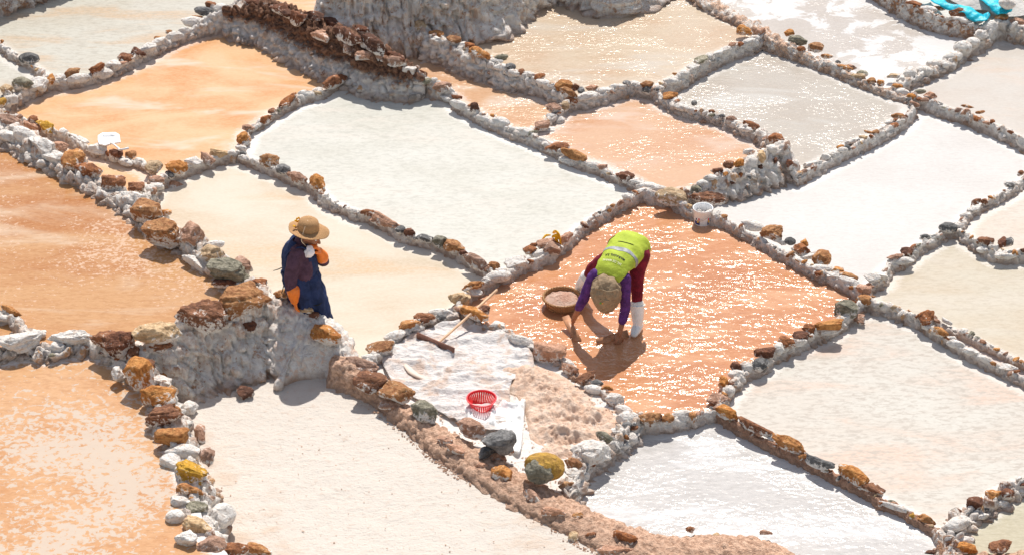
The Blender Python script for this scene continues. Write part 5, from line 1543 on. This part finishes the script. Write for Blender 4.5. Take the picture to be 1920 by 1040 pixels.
# ================================================================== red slotted basket
rp = at(903, 768, .082)
rb = empty("plastic_basket", rp)
tag(rb, "round red slotted plastic basket standing empty on the white tarp", "basket")
part("rim", ring(.128, .125, .006, 72, tz=.005), M_REDL, rb)
part("upper_band", lathe([(.124, .122), (.121, .108), (.118, .108), (.121, .122)], 72), M_RED, rb)
part("base", lathe([(.0005, .006), (.068, .006), (.074, .010), (.080, .026), (.077, .026), (.071, .013), (.066, .010), (.0005, .010)], 60), M_RED, rb)
sl = []
for k_ in range(36):
    a = 2 * math.pi * k_ / 36
    c, s_ = math.cos(a), math.sin(a)
    sl.append(box((.078 * c, .078 * s_, .022), (.1205 * c, .1205 * s_, .112), .0125, .003, up=(-s_, c, 0), bev=.0008))
for k_ in range(36):
    part("slat", sl[k_], M_RED, rb)

# ================================================================== white tarp under it, salt heap
def cloth_poly(name, px, z, st, mat, label, cat, hfun, thick=.003, parent=None):
    pl = [at(x, y, z) for x, y in px]
    # soften the outline
    P = [np.array((p.x, p.y)) for p in pl]
    C = catmull(P + [P[0]], 6)[:-1]
    pl = [tuple(c) for c in C]
    A = np.asarray(pl)
    gx, gy = np.meshgrid(np.arange(A[:, 0].min(), A[:, 0].max(), st), np.arange(A[:, 1].min(), A[:, 1].max(), st))
    G = np.stack([gx.ravel(), gy.ravel()], 1) + rng.uniform(-st * .2, st * .2, (gx.size, 2))
    G = G[inside(G, pl)]; G = G[pdist(G, pl) > st * .6]
    n = len(pl)
    vv, ee, ff, *_ = delaunay_2d_cdt([Vector(p) for p in pl] + [Vector(p) for p in G.tolist()], [(i, (i + 1) % n) for i in range(n)], [], 1, 1e-5)
    V = np.array([(v.x, v.y) for v in vv])
    e_ = pdist(V, pl)
    zz = z + hfun(np.c_[V, np.zeros(len(V))], e_)
    o = link_mesh(name, np.c_[V, zz], [tuple(f) for f in ff], mat, parent)
    if thick: solid(o, thick, -1)
    if label: tag(o, label, cat)
    return o
def wr(P, e_):
    r = 1 - 2 * np.abs(fbm(P * np.array([2.2, 4.5, 1]) + 3, 4, 12))
    r2 = 1 - 2 * np.abs(fbm(P * 11 + 3, 3, 15))
    return .006 + np.clip(r, 0, 1) ** 2 * .045 + .007 * r2 * np.clip(r2, 0, 1) + .004 * fbm(P * 30, 2, 3)
cloth_poly("tarp", [(712,672),(760,640),(820,612),(880,606),(930,622),(985,650),(1000,690),(960,720),(955,770),(945,812),(890,806),(860,795),(800,760),(740,725)], .078, .016, M_SHEET,
           "large crinkled white sheet spread on the ground under the rake and red basket", "sheet", wr)
def wr2(P, e_):
    r = 1 - 2 * np.abs(fbm(P * np.array([9, 4.5, 1]) + 13, 3, 22))
    return .022 + np.clip(r, 0, 1) ** 1.5 * .055 * np.clip(e_ / .03, 0, 1) + .008 * fbm(P * 26, 2, 3)
cloth_poly("cloth", [(868,752),(880,770),(925,772),(940,757),(965,762),(985,752),(982,790),(976,850),(960,846),(945,812),(915,800),(880,800)], .085, .012, M_CLOTHW,
           "rumpled white cloth bunched around and in front of the red basket", "cloth", wr2)
part("cloth_fold", tube([at(760, 684, .10), at(772, 697, .105), at(788, 706, .10), at(806, 714, .09)], [(.022, .010), (.030, .014), (.022, .010), (.006, .004)], 14, 6), simple("tan_cloth", (.60, .50, .42, 1), .6, .3, 30, .004), bpy.data.objects["tarp"])
part("cloth_fold", tube([at(726, 678, .092), at(742, 682, .096), at(760, 684, .095)], [(.010, .006), (.014, .008), (.012, .008)], 12, 5), M_CLOTHW, bpy.data.objects["tarp"])

def heap(P, e_):
    cl = fbm(P * 7, 4, 31); g = fbm(P * 24, 3, 33); w1, w2 = worley(P * 30, 5)
    ed = np.clip(e_ / .26 + .25 * fbm(P * 6, 2, 9), 0, 1)
    big = np.clip(.5 + fbm(P * 2.1 + 4, 2, 41), 0, 1)
    return -.030 + .02 * np.clip(e_ / .03, 0, 1) + ed * (.03 + .075 * big + .075 * np.clip(cl + .12, -.25, 1) + .042 * g + .024 * (1 - np.clip(w1, 0, 1)))
hpobj = cloth_poly("salt_heap", [(935,690),(985,680),(1040,692),(1090,722),(1140,752),(1180,780),(1160,808),(1120,838),(1075,862),(1020,858),(990,830),(985,780),(965,745),(925,728)], .07, .011, M_HEAP,
           "big spread heap of coarse pinkish salt behind the smooth white boulders", "heap", heap, 0)

# ================================================================== wooden rake
rk = empty("wooden_rake", (0, 0, 0))
tag(rk, "wooden salt rake with a pale pole, its dark board on the white sheet", "rake")
a = at(781.5, 630, .115); b = at(851.5, 660, .115)
up = Vector((.35, -.30, 1)).normalized()
part("rake_head", box(a, b, .088, .022, up=(-.10, .22, 1), bev=.004), M_WOODD, rk)
h0 = at(821, 643, .135); h1 = at(931, 544, .285)
part("handle", tube([h0, h0.lerp(h1, .5) + Vector((0, 0, -.004)), h1], [.0125, .0125, .0135], 14, 10), M_WOOD, rk)
part("handle_end", tube([at(814, 648, .115), at(811, 651, .112)], [.014, .012], 12, 2), simple("wood_plug", (.42, .22, .11, 1), .6), rk)

# ================================================================== orange cloth on the bank
def rag(paths, mat, name, label, cat):
    P = []
    for pts, w_ in paths:
        V, Fc = tube(pts, [(w * .9, w * .32) for w in w_], 22, 8, up=(0, -1, .3))
        V = np.array(V)
        q = V * np.array([60, 60, 9])
        nrm = np.array([0, -1, .3])
        V = V + nrm * ((1 - 2 * np.abs(fbm(q, 2, 8))) * .007)[:, None]
        P.append((V, Fc))
    o = part(name, join(P), mat, None)
    tag(o, label, cat)
    return o
rag([([at(1037,437,.19), at(1043,434,.24), at(1048,440,.22), at(1050,452,.15), at(1053,464,.06)], [.012, .024, .030, .026, .012]),
     ([at(1046,438,.22), at(1043,450,.15), at(1049,461,.07)], [.016, .020, .012]),
     ([at(1036,444,.19), at(1044,441,.22), at(1048,448,.17)], [.014, .018, .014]),
     ([at(1016,451,.15), at(1023,442,.17), at(1032,441,.18)], [.008, .012, .008])], M_YCLOTH, "rag", "bright orange rag hung over the bank at the edge of the red pond", "rag")

# ================================================================== white plastic scoop
sc = empty("plastic_scoop", (0, 0, 0))
tag(sc, "white plastic scoop with a handle lying on the bank of the orange pond", "scoop")
zz = .20
out = [(184,254),(192,249),(216,248),(223,252),(226,266),(208,268),(197,272),(186,270),(184,262)]
ctr = at(205, 259, zz + .01)
V = []; Fc = []
n_ = len(out)
base = [at(x, y, zz + .03) for x, y in out]
inn = [ctr.lerp(p, .80) + Vector((0, 0, -.028)) for p in base]
V = base + inn + [ctr + Vector((0, 0, -.022))]
for i in range(n_):
    j = (i + 1) % n_
    Fc.append((i, j, n_ + j, n_ + i)); Fc.append((n_ + i, n_ + j, 2 * n_))
solid(link_mesh("pan", V, Fc, M_WHITEP, sc), .006)
part("handle", tube([at(208, 267, zz + .035), at(216, 273, zz + .05), at(224, 280, zz + .045)], [.010, .009, .010], 12, 5), M_WHITEP, sc)
part("handle_grip", tube([at(223, 281, zz + .045), at(232, 280, zz + .06), at(240, 278, zz + .06)], [.011, .010, .012], 12, 5), simple("grey_plastic", (.55, .56, .58, 1), .4), sc)

# ================================================================== turquoise tarpaulin, top right
tq = empty("tarpaulin", (0, 0, 0))
tag(tq, "turquoise plastic tarpaulin edge showing under stored salt in the top right corner", "tarpaulin")
def ribbon(pts, w_, name):
    C = catmull([list(at(x, y, z)) + [w] for (x, y, z), w in zip(pts, w_)], 10)
    V = []; Fc = []
    m_ = 7
    for i, c in enumerate(C):
        c0 = np.array(c[:3]); d = np.array(C[min(len(C) - 1, i + 1)][:3]) - np.array(C[max(0, i - 1)][:3]); d /= np.linalg.norm(d) + 1e-9
        s_ = np.cross(d, (0, 0, 1)); s_ /= np.linalg.norm(s_)
        for j in range(m_):
            u = j / (m_ - 1) - .5
            fold = .010 * math.sin(i * .3 + j * .8) + .005 * math.sin(i * .9 + j * .5)
            V.append(c0 + s_ * c[3] * u * 2 + np.array((0, 0, -abs(u) * c[3] * .8 + fold)))
    for i in range(len(C) - 1):
        for j in range(m_ - 1):
            b = i * m_ + j
            Fc.append((b, b + 1, b + m_ + 1, b + m_))
    solid(link_mesh(name, V, Fc, M_CYAN, tq), .004)
ribbon([(1735,-22,.34), (1764,2,.36), (1790,11,.37), (1815,16,.37), (1829,26,.35), (1843,31,.34), (1853,24,.36)], [.07, .07, .075, .08, .09, .07, .03], "tarp_edge")
ribbon([(1846,-12,.38), (1866,4,.38), (1878,15,.37), (1888,22,.36)], [.08, .09, .09, .05], "tarp_edge")
ribbon([(1876,19,.37), (1886,20,.37), (1896,16,.38)], [.03, .05, .02], "tarp_edge")
def sheap(P, e_):
    ed = np.clip(e_ / .22, 0, 1)
    return ed * (.10 + .03 * fbm(P * 5, 3, 8)) + .006 * fbm(P * 30, 3, 3)
cloth_poly("salt_heap", [(1765,-10),(1800,10),(1825,18),(1850,20),(1868,30),(1885,32),(1930,25),(1960,-20),(1850,-60),(1780,-50)], .27, .03, P_Y,
           "pale stored salt piled between the two turquoise tarpaulin edges", "heap", sheap, 0)

# ================================================================== loose boulders
def boulder(x, y, w, h, ang, code, z, label, kind, rz=0, vz=None, name="boulder"):
    o = put_stone(None, x, y, w, h, ang, code, z, name, kind, rz=rz, flat=vz)
    tag(o, label, "boulder")
    return o
o = boulder(1021, 874, 76, 54, 0, 'Y', .20, "yellow boulder on the mud path behind a grey one", 'r')
o = boulder(1010, 884, 50, 42, -10, 'K', .26, "small olive grey boulder leaning against the yellow boulder", 'a')
o = boulder(936, 829, 66, 52, -12, 'G', .19, "dark grey angular boulder with a flat top, in front of the red basket", 'a')
o = boulder(914, 847, 44, 28, -25, 'G', .16, "low dark grey rock wedged under the angular boulder", 'a')
o = boulder(1888, 6, 34, 26, 0, 'w', .42, "round pale boulder by the turquoise tarpaulin in the corner", 'r')

# grit, crumbs of salt and pebbles lying about: nobody could count them
def scatter(name, polys, n, size, mat, zf, seed, zlev):
    r = np.random.default_rng(seed)
    V0, F0 = ICO[2]
    V0 = V0[:]; 
    Vs = []; Fs = []
    pl = np.asarray(polys)
    cnt = 0; off = 0
    oct_v = np.array([(1,0,0),(0,1,0),(-1,0,0),(0,-1,0),(0,0,1),(0,0,-1)], float)
    oct_f = [(0,1,4),(1,2,4),(2,3,4),(3,0,4),(1,0,5),(2,1,5),(3,2,5),(0,3,5)]
    while cnt < n:
        p = np.c_[r.uniform(pl[:, 0].min(), pl[:, 0].max(), 400), r.uniform(pl[:, 1].min(), pl[:, 1].max(), 400)]
        p = p[inside(p, pl)]
        k_ = fbm(np.c_[p * 1.3, np.zeros(len(p))], 2, seed) > r.uniform(-.4, .4, len(p))
        for q in p[k_]:
            if cnt >= n: break
            s_ = size * r.uniform(.4, 1) ** 2 * r.uniform(.6, 1.6)
            v = oct_v * r.uniform(.6, 1.3, (6, 3)) * s_ * np.array([1, 1, .7])
            Vs.append(v + np.array([q[0], q[1], zlev + s_ * .2])); Fs += [tuple(i + off for i in f) for f in oct_f]
            off += 6; cnt += 1
    o = link_mesh(name, np.concatenate(Vs), Fs, mat, None, False)
    o['kind'] = 'stuff'
    return o
M_GRIT = simple("pinkish_grit", (.60, .42, .31, 1), .9)
g1 = scatter("gravel", PONDS["H"]['poly'], 900, .007, M_GRIT, None, 3, .082)
g1['label'] = "grit and pebbles strewn over the dry salt pan"; g1['category'] = "gravel"
pc = [(690,705),(760,760),(850,840),(960,905),(1090,970),(1200,1010),(1300,1045)]
pth = [(p.x, p.y) for p in [at(x, y + 22, .08) for x, y in pc] + [at(x, y + 62, .08) for x, y in pc[::-1]]]
M_MUDG = simple("mud_crumbs", (.42, .27, .19, 1), .9)
g2 = scatter("gravel", pth, 1300, .012, M_MUDG, None, 5, .083)
g2['label'] = "brown pebbles and crumbs along the foot of the mud path"; g2['category'] = "gravel"
g3 = scatter("gravel", PONDS["I"]['poly'], 1600, .010, M_HEAP, None, 6, .075)
g3['label'] = "loose grains of pink salt around the white sheet"; g3['category'] = "gravel"
